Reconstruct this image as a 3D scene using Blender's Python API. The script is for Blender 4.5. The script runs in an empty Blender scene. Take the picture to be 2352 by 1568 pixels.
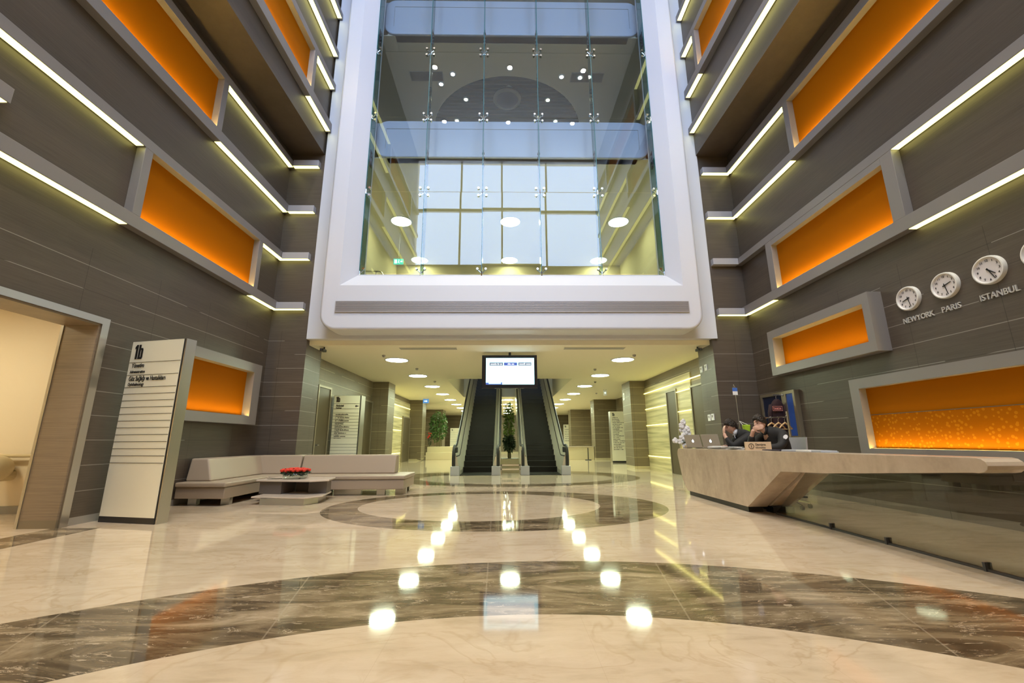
import bpy, bmesh, math, random
from mathutils import Vector, Matrix

S = bpy.context.scene
COL = S.collection
PI = math.pi
random.seed(7)

# ------------------------------------------------------------------ camera, sky, exposure
cam_d = bpy.data.cameras.new('camera')
cam_d.sensor_width = 36.0
cam_d.lens = 36.0 * 990.992 / 2352
cam_d.clip_start = 0.05
cam_d.clip_end = 300
cam = bpy.data.objects.new('camera', cam_d)
COL.objects.link(cam)
_pit, _yaw, _rol = 0.226137, 0.0158355, -0.0046127
_cp, _sp = math.cos(_pit), math.sin(_pit)
_r = Vector((1, 0, 0)); _u = Vector((0, -_sp, _cp)); _f = Vector((0, _cp, _sp))
_r, _u = math.cos(_rol) * _r + math.sin(_rol) * _u, -math.sin(_rol) * _r + math.cos(_rol) * _u
_M = Matrix(((math.cos(_yaw), math.sin(_yaw), 0), (-math.sin(_yaw), math.cos(_yaw), 0), (0, 0, 1)))
_r, _u, _f = _M @ _r, _M @ _u, _M @ _f
cam.matrix_world = Matrix(((_r.x, _u.x, -_f.x, 0), (_r.y, _u.y, -_f.y, 0), (_r.z, _u.z, -_f.z, 1.15), (0, 0, 0, 1)))
S.camera = cam

W = bpy.data.worlds.new('overcast_sky')
S.world = W
W.use_nodes = True
SKY = W.node_tree.nodes['Background']
SKY.inputs[0].default_value = (0.56, 0.70, 1.0, 1)
SKY.inputs[1].default_value = 10.0

# daylight enters through the high window behind the camera (portal only guides sampling)
_pl = bpy.data.lights.new('window_portal', 'AREA')
_pl.shape = 'RECTANGLE'; _pl.size = 10.85; _pl.size_y = 6.7
_pl.cycles.is_portal = True
_po = bpy.data.objects.new('window_portal', _pl)
_po.location = (0.17, -1.55, 14.3)
_po.rotation_euler = (PI / 2, 0, 0)
COL.objects.link(_po)

S.view_settings.view_transform = 'Standard'
S.view_settings.look = 'None'
S.view_settings.gamma = 1
S.view_settings.use_curve_mapping = False
S.view_settings.exposure = 0.0
S.cycles.max_bounces = 8
S.cycles.diffuse_bounces = 5
S.cycles.glossy_bounces = 4
S.cycles.transparent_max_bounces = 16
S.cycles.sample_clamp_indirect = 6.0
S.cycles.caustics_reflective = False
S.cycles.caustics_refractive = False
S.cycles.use_denoising = True


# ------------------------------------------------------------------ materials
def mat(name, col=(0.5, 0.5, 0.5), rough=0.5, metal=0.0, emit=None, es=0.0, spec=0.5):
    m = bpy.data.materials.new(name)
    m.use_nodes = True
    b = m.node_tree.nodes['Principled BSDF']
    b.inputs['Base Color'].default_value = (*col, 1)
    b.inputs['Roughness'].default_value = rough
    b.inputs['Metallic'].default_value = metal
    b.inputs['Specular IOR Level'].default_value = spec
    if emit:
        b.inputs['Emission Color'].default_value = (*emit, 1)
        b.inputs['Emission Strength'].default_value = es
    return m


class NT:
    """small helper to write node graphs"""
    def __init__(s, m):
        s.m = m; s.t = m.node_tree; s.b = s.t.nodes['Principled BSDF']
        s.pos = s.t.nodes.new('ShaderNodeNewGeometry').outputs['Position']

    def link(s, a, b):
        s.t.links.new(a, b)

    def val(s, sock, v):
        if hasattr(v, 'is_output'):
            s.link(v, sock)
        else:
            sock.default_value = v

    def math(s, op, a, b=0.0, c=0.0):
        n = s.t.nodes.new('ShaderNodeMath'); n.operation = op
        s.val(n.inputs[0], a); s.val(n.inputs[1], b); s.val(n.inputs[2], c)
        return n.outputs[0]

    def xyz(s):
        n = s.t.nodes.new('ShaderNodeSeparateXYZ'); s.link(s.pos, n.inputs[0])
        return n.outputs[0], n.outputs[1], n.outputs[2]

    def noise(s, scale=(1, 1, 1), sc=1.0, detail=4, rough=0.55, dist=0.0):
        mp = s.t.nodes.new('ShaderNodeMapping'); s.link(s.pos, mp.inputs[0])
        mp.inputs['Scale'].default_value = scale
        n = s.t.nodes.new('ShaderNodeTexNoise'); s.link(mp.outputs[0], n.inputs['Vector'])
        n.inputs['Scale'].default_value = sc; n.inputs['Detail'].default_value = detail
        n.inputs['Roughness'].default_value = rough; n.inputs['Distortion'].default_value = dist
        return n.outputs[0]

    def mix(s, f, a, b):
        n = s.t.nodes.new('ShaderNodeMix'); n.data_type = 'RGBA'
        s.val(n.inputs[0], f)
        for k, v in ((6, a), (7, b)):
            if hasattr(v, 'is_output'):
                s.link(v, n.inputs[k])
            else:
                n.inputs[k].default_value = (*v, 1)
        return n.outputs[2]

    def ramp(s, f, stops):
        n = s.t.nodes.new('ShaderNodeValToRGB'); s.link(f, n.inputs[0])
        e = n.color_ramp.elements
        while len(e) < len(stops):
            e.new(0.5)
        for k, (p, c) in enumerate(stops):
            e[k].position = p; e[k].color = (*c, 1) if len(c) == 3 else c
        return n.outputs[0]


def cladding(name, base, joint=(0.30, 0.28, 0.25), pitch=0.362, z0=0.10, vpitch=1.33, grain='y'):
    """wood-look wall panels: fine horizontal grain, bright metal joint lines, dark vertical joints"""
    m = mat(name, base, 0.45)
    n = NT(m)
    x, y, z = n.xyz()
    gr = n.noise((1.6, 1.6, 60), 1.0, 6, 0.7)
    g2 = n.noise((0.25, 0.25, 3.2), 1.0, 2)
    gg = n.math('ADD', n.math('MULTIPLY', gr, 0.75), n.math('MULTIPLY', g2, 0.25))
    c = n.ramp(gg, [(0.28, tuple(v * 0.72 for v in base)), (0.72, tuple(v * 1.28 for v in base))])
    zz = n.math('SUBTRACT', z, z0)
    zm = n.math('MODULO', zz, pitch)
    low = n.math('LESS_THAN', z, 4.0)
    j = n.math('MULTIPLY', n.math('LESS_THAN', zm, 0.009), low)
    brk = n.math('GREATER_THAN', n.noise((0.5, 0.5, 2.7), 1.0, 1), 0.42)
    c = n.mix(j, c, n.mix(brk, tuple(v * 0.6 for v in base), joint))
    yy = n.math('ADD', y, n.math('MULTIPLY', x, 1.0))
    vm = n.math('MODULO', n.math('ADD', yy, 40.0), vpitch)
    v = n.math('MULTIPLY', n.math('LESS_THAN', vm, 0.008), low)
    c = n.mix(n.math('MULTIPLY', v, 0.6), c, (0.02, 0.017, 0.014))
    n.link(c, n.b.inputs['Base Color'])
    n.b.inputs['Roughness'].default_value = 0.42
    return m


M_CLAD = cladding('brown_panel_cladding', (0.092, 0.074, 0.057))
M_HALL = cladding('hall_panel_cladding', (0.150, 0.118, 0.072), (0.5, 0.44, 0.28))
M_JAMB = cladding('jamb_panel', (0.25, 0.19, 0.125), (0.2, 0.16, 0.1), 50.0, 0.1, 60.0)


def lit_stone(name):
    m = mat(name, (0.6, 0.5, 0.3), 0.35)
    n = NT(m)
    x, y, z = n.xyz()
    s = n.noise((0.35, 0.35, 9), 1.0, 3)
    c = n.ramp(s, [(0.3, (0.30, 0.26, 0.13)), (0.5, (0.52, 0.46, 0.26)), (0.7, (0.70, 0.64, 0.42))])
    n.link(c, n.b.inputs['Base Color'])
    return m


M_STRIPE = lit_stone('striped_stone')


def floor_mat():
    m = mat('polished_marble', (0.6, 0.5, 0.38), 0.06)
    n = NT(m)
    x, y, z = n.xyz()

    def ell(cx, cy, a, b):
        u = n.math('DIVIDE', n.math('SUBTRACT', x, cx), a)
        v = n.math('DIVIDE', n.math('SUBTRACT', y, cy), b)
        r = n.math('ADD', n.math('MULTIPLY', u, u), n.math('MULTIPLY', v, v))
        return n.math('LESS_THAN', r, 1.0)

    def ring(o, i):
        return n.math('MULTIPLY', ell(*o), n.math('SUBTRACT', 1.0, ell(*i)))
    big = ring((0.43, -3.9, 6.8, 8.5), (0.20, -3.167, 5.15, 6.438))
    mid = ring((-0.17, 8.32, 3.04, 2.29), (-0.462, 8.46, 2.19, 1.68))
    far = ring((0.25, 14.7, 4.05, 3.05), (0.35, 14.35, 3.05, 2.05))
    side = n.math('MULTIPLY', n.math('LESS_THAN', x, -5.62), n.math('LESS_THAN', y, 6.5))
    side = n.math('MULTIPLY', side, n.math('GREATER_THAN', x, -6.25))
    dark = n.math('MAXIMUM', n.math('MAXIMUM', big, mid), n.math('MAXIMUM', far, side))
    # beige stone
    b1 = n.noise((1.0, 2.2, 1), 0.75, 6, 0.6, 0.6)
    b2 = n.noise((1.2, 5.0, 1), 1.5, 6, 0.65, 0.4)
    beige = n.ramp(n.math('ADD', n.math('MULTIPLY', b1, 0.5), n.math('MULTIPLY', b2, 0.5)),
                   [(0.33, (0.49, 0.385, 0.265)), (0.47, (0.615, 0.495, 0.365)), (0.68, (0.70, 0.58, 0.45))])
    v1 = n.noise((0.8, 1.3, 1), 1.2, 4, 0.55, 1.2)
    vd = n.math('DIVIDE', n.math('ABSOLUTE', n.math('SUBTRACT', v1, 0.5)), 0.022)
    vein = n.math('MAXIMUM', n.math('SUBTRACT', 1.0, vd), 0.0)
    vein = n.math('MULTIPLY', vein, n.noise((1, 1, 1), 1.7, 3))
    beige = n.mix(n.math('MULTIPLY', vein, 0.55), beige, (0.42, 0.29, 0.15))
    b3 = n.noise((1.4, 1.9, 1), 3.2, 6, 0.62, 0.8)
    beige = n.mix(n.math('MULTIPLY', n.math('MAXIMUM', n.math('SUBTRACT', b3, 0.5), 0.0), 1.5), beige, (0.47, 0.34, 0.21))
    # brown stone with pale flecks
    d1 = n.noise((0.7, 2.6, 1), 1.1, 8, 0.68, 1.4)
    brown = n.ramp(d1, [(0.32, (0.052, 0.037, 0.022)), (0.45, (0.120, 0.086, 0.052)), (0.54, (0.225, 0.168, 0.103)), (0.66, (0.41, 0.32, 0.215))])
    d2 = n.noise((0.9, 3.4, 1), 2.6, 9, 0.66, 2.2)
    fl = n.math('LESS_THAN', n.math('ABSOLUTE', n.math('SUBTRACT', d2, 0.60)), 0.012)
    brown = n.mix(n.math('MULTIPLY', fl, 0.85), brown, (0.50, 0.40, 0.29))
    d3 = n.math('GREATER_THAN', n.noise((1.0, 4.2, 1), 3.4, 6, 0.6, 0.9), 0.66)
    brown = n.mix(n.math('MULTIPLY', d3, 0.8), brown, (0.52, 0.42, 0.31))
    ang = n.math('ARCTAN2', n.math('ADD', y, 3.9), x)
    rj = n.math('LESS_THAN', n.math('MODULO', n.math('ADD', ang, 10.0), 0.19), 0.0016)
    brown = n.mix(n.math('MULTIPLY', rj, 0.4), brown, (0.42, 0.34, 0.25))
    tx = n.math('LESS_THAN', n.math('MODULO', n.math('ADD', x, 40.3), 1.2), 0.004)
    ty = n.math('LESS_THAN', n.math('MODULO', n.math('ADD', y, 40.0), 1.2), 0.006)
    tj = n.math('MAXIMUM', tx, ty)
    beige = n.mix(n.math('MULTIPLY', tj, 0.18), beige, (0.40, 0.29, 0.18))
    c = n.mix(dark, beige, brown)
    n.link(c, n.b.inputs['Base Color'])
    n.b.inputs['Roughness'].default_value = 0.055
    n.b.inputs['Specular IOR Level'].default_value = 0.62
    return m


M_FLOOR = floor_mat()


def stone_mat():
    m = mat('warm_limestone', (0.42, 0.31, 0.21), 0.3)
    n = NT(m)
    a = n.noise((1.5, 2.2, 1.1), 1.3, 6, 0.62, 0.8)
    b = n.noise((3, 3, 3), 4.0, 5, 0.6)
    c = n.ramp(n.math('ADD', n.math('MULTIPLY', a, 0.7), n.math('MULTIPLY', b, 0.3)),
               [(0.30, (0.42, 0.335, 0.255)), (0.5, (0.52, 0.425, 0.33)), (0.72, (0.62, 0.52, 0.415))])
    n.link(c, n.b.inputs['Base Color'])
    n.b.inputs['Roughness'].default_value = 0.22
    return m


M_STONE = stone_mat()


def orange_mat(name, dots=False):
    m = mat(name, (0.25, 0.080, 0.0007), 0.7, emit=(1.0, 0.27, 0.001), es=0.05, spec=0.05)
    if dots:
        n = NT(m)
        x, y, z = n.xyz()
        vo = n.t.nodes.new('ShaderNodeTexVoronoi'); vo.inputs['Scale'].default_value = 16
        n.link(n.pos, vo.inputs['Vector'])
        d = n.math('LESS_THAN', vo.outputs['Distance'], 0.34)
        lowz = n.math('LESS_THAN', z, 1.57)
        f = n.math('MULTIPLY', d, lowz)
        n.link(n.mix(f, (0.25, 0.080, 0.0007), (0.34, 0.13, 0.004)), n.b.inputs['Base Color'])
    return m


M_ORANGE = orange_mat('orange_backlit_panel')
M_ORANGE2 = orange_mat('orange_honeycomb_panel', True)
M_FRAME = mat('grey_metal_frame', (0.255, 0.238, 0.232), 0.42, 0.15)
M_FRAME2 = mat('pale_metal_shelf', (0.42, 0.42, 0.45), 0.4, 0.1)
M_LED = mat('led_diffuser', (0.9, 0.9, 0.8), 0.5, emit=(1.0, 0.95, 0.30), es=3.0)
M_LEDHALL = mat('hall_led_diffuser', (0.9, 0.9, 0.8), 0.5, emit=(1.0, 0.90, 0.25), es=3.6)
M_LEDOR = mat('amber_led', (0.9, 0.6, 0.3), 0.5, emit=(1.0, 0.66, 0.16), es=80.0)
M_DOWN = mat('downlight_diffuser', (0.9, 0.9, 0.85), 0.5, emit=(0.90, 1.06, 0.74), es=88.0)
M_DOWN1 = mat('upper_downlight_diffuser', (0.9, 0.9, 0.85), 0.5, emit=(1.0, 0.95, 0.46), es=36.0)
M_DOWNC = mat('corridor_downlight', (0.9, 0.9, 0.85), 0.5, emit=(1.0, 0.88, 0.58), es=60.0)
M_DOWN2 = mat('small_downlight', (0.9, 0.9, 0.85), 0.5, emit=(1.0, 0.90, 0.70), es=30.0)
M_WHITE = mat('white_painted_shell', (0.61, 0.64, 0.71), 0.45)
M_FASCIA = mat('white_fascia', (0.47, 0.50, 0.60), 0.4)
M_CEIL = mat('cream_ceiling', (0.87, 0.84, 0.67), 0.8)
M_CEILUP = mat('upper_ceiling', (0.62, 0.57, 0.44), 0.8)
M_DARKCEIL = mat('slatted_dark_ceiling', (0.05, 0.05, 0.052), 0.6)
M_CREAM = mat('cream_plaster', (0.84, 0.75, 0.60), 0.7)
M_STEEL = mat('brushed_steel', (0.60, 0.59, 0.56), 0.28, 1.0)
M_CHROME = mat('polished_steel', (0.78, 0.77, 0.74), 0.12, 1.0)
M_ESC = mat('escalator_steel', (0.88, 0.84, 0.72), 0.30, 0.6)
M_DARKSTEEL = mat('dark_steel', (0.10, 0.10, 0.11), 0.4, 0.7)
M_BLACK = mat('black_plastic', (0.012, 0.012, 0.014), 0.35)
M_RUBBER = mat('black_rubber', (0.015, 0.015, 0.017), 0.45)
M_STEP = mat('dark_escalator_step', (0.013, 0.0125, 0.012), 0.5, 0.3)
M_DOORBROWN = mat('dark_brown_door', (0.070, 0.052, 0.026), 0.4)
M_SIGN = mat('cream_sign_face', (0.88, 0.84, 0.68), 0.4)
M_INK = mat('black_ink', (0.012, 0.011, 0.010), 0.5)
M_INK2 = mat('brown_ink', (0.10, 0.085, 0.06), 0.5)
M_SOFA = mat('taupe_leather', (0.37, 0.30, 0.225), 0.42)
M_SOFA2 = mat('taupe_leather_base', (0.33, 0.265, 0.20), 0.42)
M_TABLETOP = mat('pale_stone_top', (0.58, 0.50, 0.42), 0.2)
M_TABLEWOOD = mat('grey_wood', (0.13, 0.11, 0.095), 0.4)
M_RED = mat('red_petals', (0.62, 0.03, 0.012), 0.55)
M_GREEN = mat('green_leaves', (0.055, 0.13, 0.022), 0.5)
M_GREEN2 = mat('bright_green_leaves', (0.16, 0.27, 0.035), 0.5)
M_DKGREEN = mat('dark_green_leaves', (0.020, 0.045, 0.014), 0.5)
M_STEM = mat('plant_stem', (0.12, 0.10, 0.04), 0.6)
M_CREAMSTONE = mat('cream_stone', (0.62, 0.53, 0.34), 0.35)
M_CLOCKW = mat('white_clock_plastic', (0.78, 0.77, 0.73), 0.35)
M_DIAL = mat('clock_dial', (0.72, 0.68, 0.68), 0.5)
M_LETTER = mat('silver_letter', (0.62, 0.60, 0.56), 0.35, 0.3)
M_ALU = mat('laptop_aluminium', (0.40, 0.38, 0.34), 0.4, 0.35)
M_PAPER = mat('white_paper', (0.80, 0.80, 0.80), 0.6)
M_SKIN = mat('skin', (0.56, 0.335, 0.245), 0.5)
M_HAIR = mat('dark_hair', (0.026, 0.018, 0.012), 0.55)
M_SUIT = mat('black_suit_cloth', (0.012, 0.012, 0.013), 0.75)
M_SHIRT = mat('white_shirt', (0.78, 0.79, 0.82), 0.6)
M_CHAIRG = mat('grey_chair_shell', (0.36, 0.36, 0.37), 0.45)
M_WOODH = mat('pale_hanger_wood', (0.62, 0.42, 0.22), 0.45)
M_PLAQUE = mat('beige_plaque', (0.70, 0.53, 0.35), 0.4)
M_SCREEN = mat('lit_screen', (0.2, 0.2, 0.2), 0.3, emit=(0.46, 0.86, 1.0), es=2.0)
M_SCRWHITE = mat('lit_screen_white', (0.2, 0.2, 0.2), 0.3, emit=(0.92, 0.97, 1.0), es=2.0)
M_SCRBLUE = mat('lit_screen_blue', (0.1, 0.1, 0.2), 0.3, emit=(0.07, 0.15, 0.60), es=0.9)
M_SCRDARK = mat('lit_screen_slate', (0.1, 0.1, 0.2), 0.3, emit=(0.12, 0.20, 0.30), es=0.8)
M_BEZEL = mat('glossy_black_bezel', (0.008, 0.012, 0.03), 0.08, 0.0)
M_BLUESIGN = mat('blue_sign', (0.05, 0.16, 0.45), 0.4, emit=(0.10, 0.35, 0.85), es=0.6)
M_EXIT = mat('green_exit_sign', (0.05, 0.4, 0.3), 0.4, emit=(0.06, 0.62, 0.48), es=0.9)
M_EXITW = mat('exit_sign_white', (0.8, 0.9, 0.9), 0.4, emit=(0.8, 1.0, 0.95), es=1.0)
M_GREY = mat('mid_grey_plastic', (0.30, 0.29, 0.27), 0.5)
M_GRILLE = mat('grille_slats', (0.46, 0.44, 0.45), 0.4, 0.3)
M_GRILLED = mat('grille_shadow', (0.10, 0.095, 0.095), 0.7)
M_NAVY = mat('dark_blue_glazing', (0.010, 0.016, 0.045), 0.12)
M_BLUEGL = mat('blue_glazing', (0.045, 0.11, 0.42), 0.15)
M_JACKET = mat('maroon_jacket', (0.022, 0.005, 0.007), 0.8)
M_PINK = mat('pink_badge', (0.72, 0.28, 0.24), 0.6)
M_LIME = mat('lime_bag', (0.36, 0.55, 0.03), 0.5)
M_BLUEC = mat('blue_card', (0.05, 0.15, 0.52), 0.5)
M_FOLDER = mat('navy_folder', (0.025, 0.02, 0.05), 0.4)
M_MAG = mat('pale_blue_magazine', (0.48, 0.52, 0.60), 0.4)
M_KHAKI = mat('cabinet_frame_bronze', (0.20, 0.175, 0.12), 0.4, 0.2)
M_CLIP = mat('bronze_trim', (0.30, 0.26, 0.19), 0.35, 0.6)


def glass_mat(name, tint, gloss=1.0):
    m = bpy.data.materials.new(name); m.use_nodes = True
    t = m.node_tree; t.nodes.clear()
    o = t.nodes.new('ShaderNodeOutputMaterial')
    tr = t.nodes.new('ShaderNodeBsdfTransparent'); tr.inputs[0].default_value = (*tint, 1)
    gl = t.nodes.new('ShaderNodeBsdfGlossy'); gl.inputs['Roughness'].default_value = 0.0
    gl.inputs[0].default_value = (gloss, gloss, gloss, 1)
    fr = t.nodes.new('ShaderNodeFresnel')
    ge = t.nodes.new('ShaderNodeNewGeometry')
    io = t.nodes.new('ShaderNodeMix'); io.data_type = 'FLOAT'
    io.inputs[2].default_value = 1.52; io.inputs[3].default_value = 1 / 1.52
    t.links.new(ge.outputs['Backfacing'], io.inputs[0]); t.links.new(io.outputs[0], fr.inputs[0])
    mx = t.nodes.new('ShaderNodeMixShader')
    t.links.new(fr.outputs[0], mx.inputs[0]); t.links.new(tr.outputs[0], mx.inputs[1]); t.links.new(gl.outputs[0], mx.inputs[2])
    t.links.new(mx.outputs[0], o.inputs[0])
    return m


M_PANE = glass_mat('clear_facade_glass', (0.84, 0.90, 0.93))
M_FIN = glass_mat('green_glass_fin', (0.38, 0.60, 0.54))
M_FINEDGE = mat('teal_glass_edge', (0.03, 0.16, 0.17), 0.15)
M_DGLASS = glass_mat('desk_glass', (0.66, 0.66, 0.60))
M_VASE = glass_mat('clear_bowl', (0.92, 0.95, 0.93))


# ------------------------------------------------------------------ mesh building
def wloc(o):
    v = Vector((0, 0, 0))
    while o:
        v += Vector(o.location); o = o.parent
    return v


class MB:
    def __init__(s):
        s.v = []; s.f = []; s.m = []; s.mats = []; s.cur = 0; s.sm = []; s.smooth = False

    def mat(s, m):
        if m not in s.mats:
            s.mats.append(m)
        s.cur = s.mats.index(m)
        return s

    def add(s, vs, fs):
        b = len(s.v)
        s.v += [Vector(p) for p in vs]
        for f in fs:
            s.f.append([b + i for i in f]); s.m.append(s.cur); s.sm.append(s.smooth)

    def box(s, a, b, M=None):
        x0, y0, z0 = a; x1, y1, z1 = b
        x0, x1 = min(x0, x1), max(x0, x1); y0, y1 = min(y0, y1), max(y0, y1); z0, z1 = min(z0, z1), max(z0, z1)
        vs = [(x0, y0, z0), (x1, y0, z0), (x1, y1, z0), (x0, y1, z0), (x0, y0, z1), (x1, y0, z1), (x1, y1, z1), (x0, y1, z1)]
        if M is not None:
            vs = [M @ Vector(p) for p in vs]
        s.add(vs, [(0, 3, 2, 1), (4, 5, 6, 7), (0, 1, 5, 4), (1, 2, 6, 5), (2, 3, 7, 6), (3, 0, 4, 7)])
        return s

    def prism(s, pts, vec):
        """closed polygon of 3-D points, extruded by vec"""
        n = len(pts); vec = Vector(vec)
        pts = [Vector(p) for p in pts]
        nor = Vector((0, 0, 0))
        for i in range(n):
            nor += pts[i].cross(pts[(i + 1) % n])
        if nor.dot(vec) > 0:
            pts = pts[::-1]
        vs = pts + [p + vec for p in pts]
        fs = [list(range(n)), list(range(2 * n - 1, n - 1, -1))]
        for i in range(n):
            j = (i + 1) % n
            fs.append([i, i + n, j + n, j])
        s.add(vs, fs)
        return s

    def cyl(s, p, q, r0, r1=None, n=16, caps=True):
        p = Vector(p); q = Vector(q); r1 = r0 if r1 is None else r1
        d = (q - p).normalized()
        a = d.orthogonal().normalized(); b = d.cross(a)
        vs = []
        for k in range(n):
            t = 2 * PI * k / n
            o = a * math.cos(t) + b * math.sin(t)
            vs.append(p + o * r0)
        for k in range(n):
            t = 2 * PI * k / n
            o = a * math.cos(t) + b * math.sin(t)
            vs.append(q + o * r1)
        fs = [[k, (k + 1) % n, n + (k + 1) % n, n + k] for k in range(n)]
        if caps:
            fs += [list(range(n - 1, -1, -1)), list(range(n, 2 * n))]
        s.add(vs, fs)
        return s

    def tube(s, pts, r, n=10, closed=False):
        pts = [Vector(p) for p in pts]
        N = len(pts); vs = []
        up = None
        for i, p in enumerate(pts):
            a = pts[(i - 1) % N] if (i > 0 or closed) else p
            b = pts[(i + 1) % N] if (i < N - 1 or closed) else p
            d = (b - a).normalized()
            if up is None:
                up = d.orthogonal().normalized()
            u = (up - d * up.dot(d))
            u = u.normalized() if u.length > 1e-6 else d.orthogonal().normalized()
            up = u
            w = d.cross(u)
            rr = r[i] if isinstance(r, (list, tuple)) else r
            for k in range(n):
                t = 2 * PI * k / n
                vs.append(p + (u * math.cos(t) + w * math.sin(t)) * rr)
        fs = []
        for i in range(N if closed else N - 1):
            j = (i + 1) % N
            for k in range(n):
                fs.append([i * n + k, i * n + (k + 1) % n, j * n + (k + 1) % n, j * n + k])
        if not closed:
            fs += [list(range(n - 1, -1, -1)), [(N - 1) * n + k for k in range(n)]]
        s.add(vs, fs)
        return s

    def lathe(s, c, prof, n=24, axis='z'):
        c = Vector(c); vs = []
        for r, h in prof:
            for k in range(n):
                t = 2 * PI * k / n
                vs.append(c + Vector((r * math.cos(t), r * math.sin(t), h)))
        fs = []
        for i in range(len(prof) - 1):
            for k in range(n):
                fs.append([i * n + k, i * n + (k + 1) % n, (i + 1) * n + (k + 1) % n, (i + 1) * n + k])
        fs += [list(range(n - 1, -1, -1)), [(len(prof) - 1) * n + k for k in range(n)]]
        s.add(vs, fs)
        return s

    def ball(s, c, r, n=14, m=9, f=None):
        c = Vector(c)
        rx, ry, rz = r if isinstance(r, (tuple, list)) else (r, r, r)
        vs = [c + Vector((0, 0, -rz))]
        for i in range(1, m):
            ph = -PI / 2 + PI * i / m
            for k in range(n):
                t = 2 * PI * k / n
                vs.append(c + Vector((rx * math.cos(ph) * math.cos(t), ry * math.cos(ph) * math.sin(t), rz * math.sin(ph))))
        vs.append(c + Vector((0, 0, rz)))
        if f:
            vs = [f(v) for v in vs]
        fs = [[0, 1 + (k + 1) % n, 1 + k] for k in range(n)]
        for i in range(m - 2):
            for k in range(n):
                a = 1 + i * n + k; b = 1 + i * n + (k + 1) % n
                fs.append([a, b, b + n, a + n])
        T = len(vs) - 1; b0 = 1 + (m - 2) * n
        fs += [[b0 + k, b0 + (k + 1) % n, T] for k in range(n)]
        s.add(vs, fs)
        return s

    def quad(s, a, b, c, d):
        s.add([a, b, c, d], [(0, 1, 2, 3)])
        return s

    def text(s, txt, org, right, up, h, xs=1.0, bold=0.0, depth=0.004, align='LEFT'):
        """lettering: h = capital height; laid in the plane right x up, raised along right x up"""
        cu = bpy.data.curves.new('t', 'FONT')
        cu.body = txt; cu.size = h / 0.70; cu.extrude = depth / 2; cu.offset = bold * h; cu.align_x = align
        cu.resolution_u = 3
        o = bpy.data.objects.new('t', cu)
        COL.objects.link(o)
        dg = bpy.context.evaluated_depsgraph_get(); dg.update()
        me = bpy.data.meshes.new_from_object(o.evaluated_get(dg))
        R = Vector(right).normalized(); U = Vector(up).normalized(); N = R.cross(U)
        O = Vector(org)
        vs = [O + R * v.co.x * xs + U * v.co.y + N * (v.co.z + depth / 2) for v in me.vertices]
        s.add(vs, [list(p.vertices) for p in me.polygons])
        bpy.data.objects.remove(o); bpy.data.meshes.remove(me); bpy.data.curves.remove(cu)
        return s

    def build(s, name, m=None, parent=None, smooth=False, bevel=0.0, seg=2, origin=None, angle=None):
        me = bpy.data.meshes.new(name)
        if parent is not None:
            off = wloc(parent)
        elif origin is not None:
            off = Vector(origin)
        else:
            xs = [p.x for p in s.v]; ys = [p.y for p in s.v]; zs = [p.z for p in s.v]
            off = Vector(((min(xs) + max(xs)) / 2, (min(ys) + max(ys)) / 2, min(zs)))
        me.from_pydata([p - off for p in s.v], [], s.f)
        if m is not None and not s.mats:
            me.materials.append(m)
        for q in s.mats:
            me.materials.append(q)
        if s.mats:
            me.polygons.foreach_set('material_index', s.m)
        me.polygons.foreach_set('use_smooth', [bool(smooth or q) for q in s.sm])
        me.update()
        o = bpy.data.objects.new(name, me)
        COL.objects.link(o)
        if parent is not None:
            o.parent = parent
        else:
            o.location = off
        if bevel > 0:
            b = o.modifiers.new('bevel', 'BEVEL'); b.width = bevel; b.segments = seg; b.limit_method = 'ANGLE'
            b.angle_limit = math.radians(40)
        if smooth and angle is not None:
            bm = bmesh.new(); bm.from_mesh(me)
            for e in bm.edges:
                if len(e.link_faces) == 2 and e.calc_face_angle(0) > math.radians(angle):
                    e.smooth = False
            bm.to_mesh(me); bm.free()
        return o


def tag(o, label=None, cat=None, group=None, kind=None):
    if label: o['label'] = label
    if cat: o['category'] = cat
    if group: o['group'] = group
    if kind: o['kind'] = kind
    return o


def thing(name, loc, label, cat, group=None):
    o = bpy.data.objects.new(name, None)
    o.location = loc
    o.empty_display_size = 0.1
    COL.objects.link(o)
    return tag(o, label, cat, group)


def struct(name, mb, m=None, **k):
    return tag(mb.build(name, m, **k), kind='structure')


def Bx(a, b):
    return MB().box(a, b)


# ------------------------------------------------------------------ sizes of the hall
XL, XR = -6.2, 6.55          # lower side walls
UL, UR = -5.25, 5.60         # upper side walls, which jut in
YC = 11.10                   # return walls beside the white shell
YB = -1.50                   # wall behind the entrance
ZS = 9.28                    # soffit under the upper side walls
ZT = 17.8
HL, HR = -5.68, 5.98         # inner hall walls
ZH = 3.64                    # inner hall ceiling

struct('floor', Bx((-12, YB - .4, -.2), (9, 45, 0)), M_FLOOR)

w = MB()
w.box((XL - .5, YB, 0), (XL, 3.6, ZS)).box((XL - .5, 3.6, 2.95), (XL, 6.50, ZS)).box((XL - .5, 6.50, 0), (XL, YC, ZS))
w.box((XL - .5, YB, ZS), (UL, YC + 1, ZT))
w.box((XL - .5, YC, 0), (-5.2, 12.05, ZS))
struct('wall_left', w, M_CLAD)
w = MB()
w.box((XR, YB, 0), (XR + .5, YC, ZS)).box((UR, YB, ZS), (XR + .5, YC + 1, ZT)).box((5.50, YC, 0), (XR + .5, 12.0, ZS))
struct('wall_right', w, M_CLAD)

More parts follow.
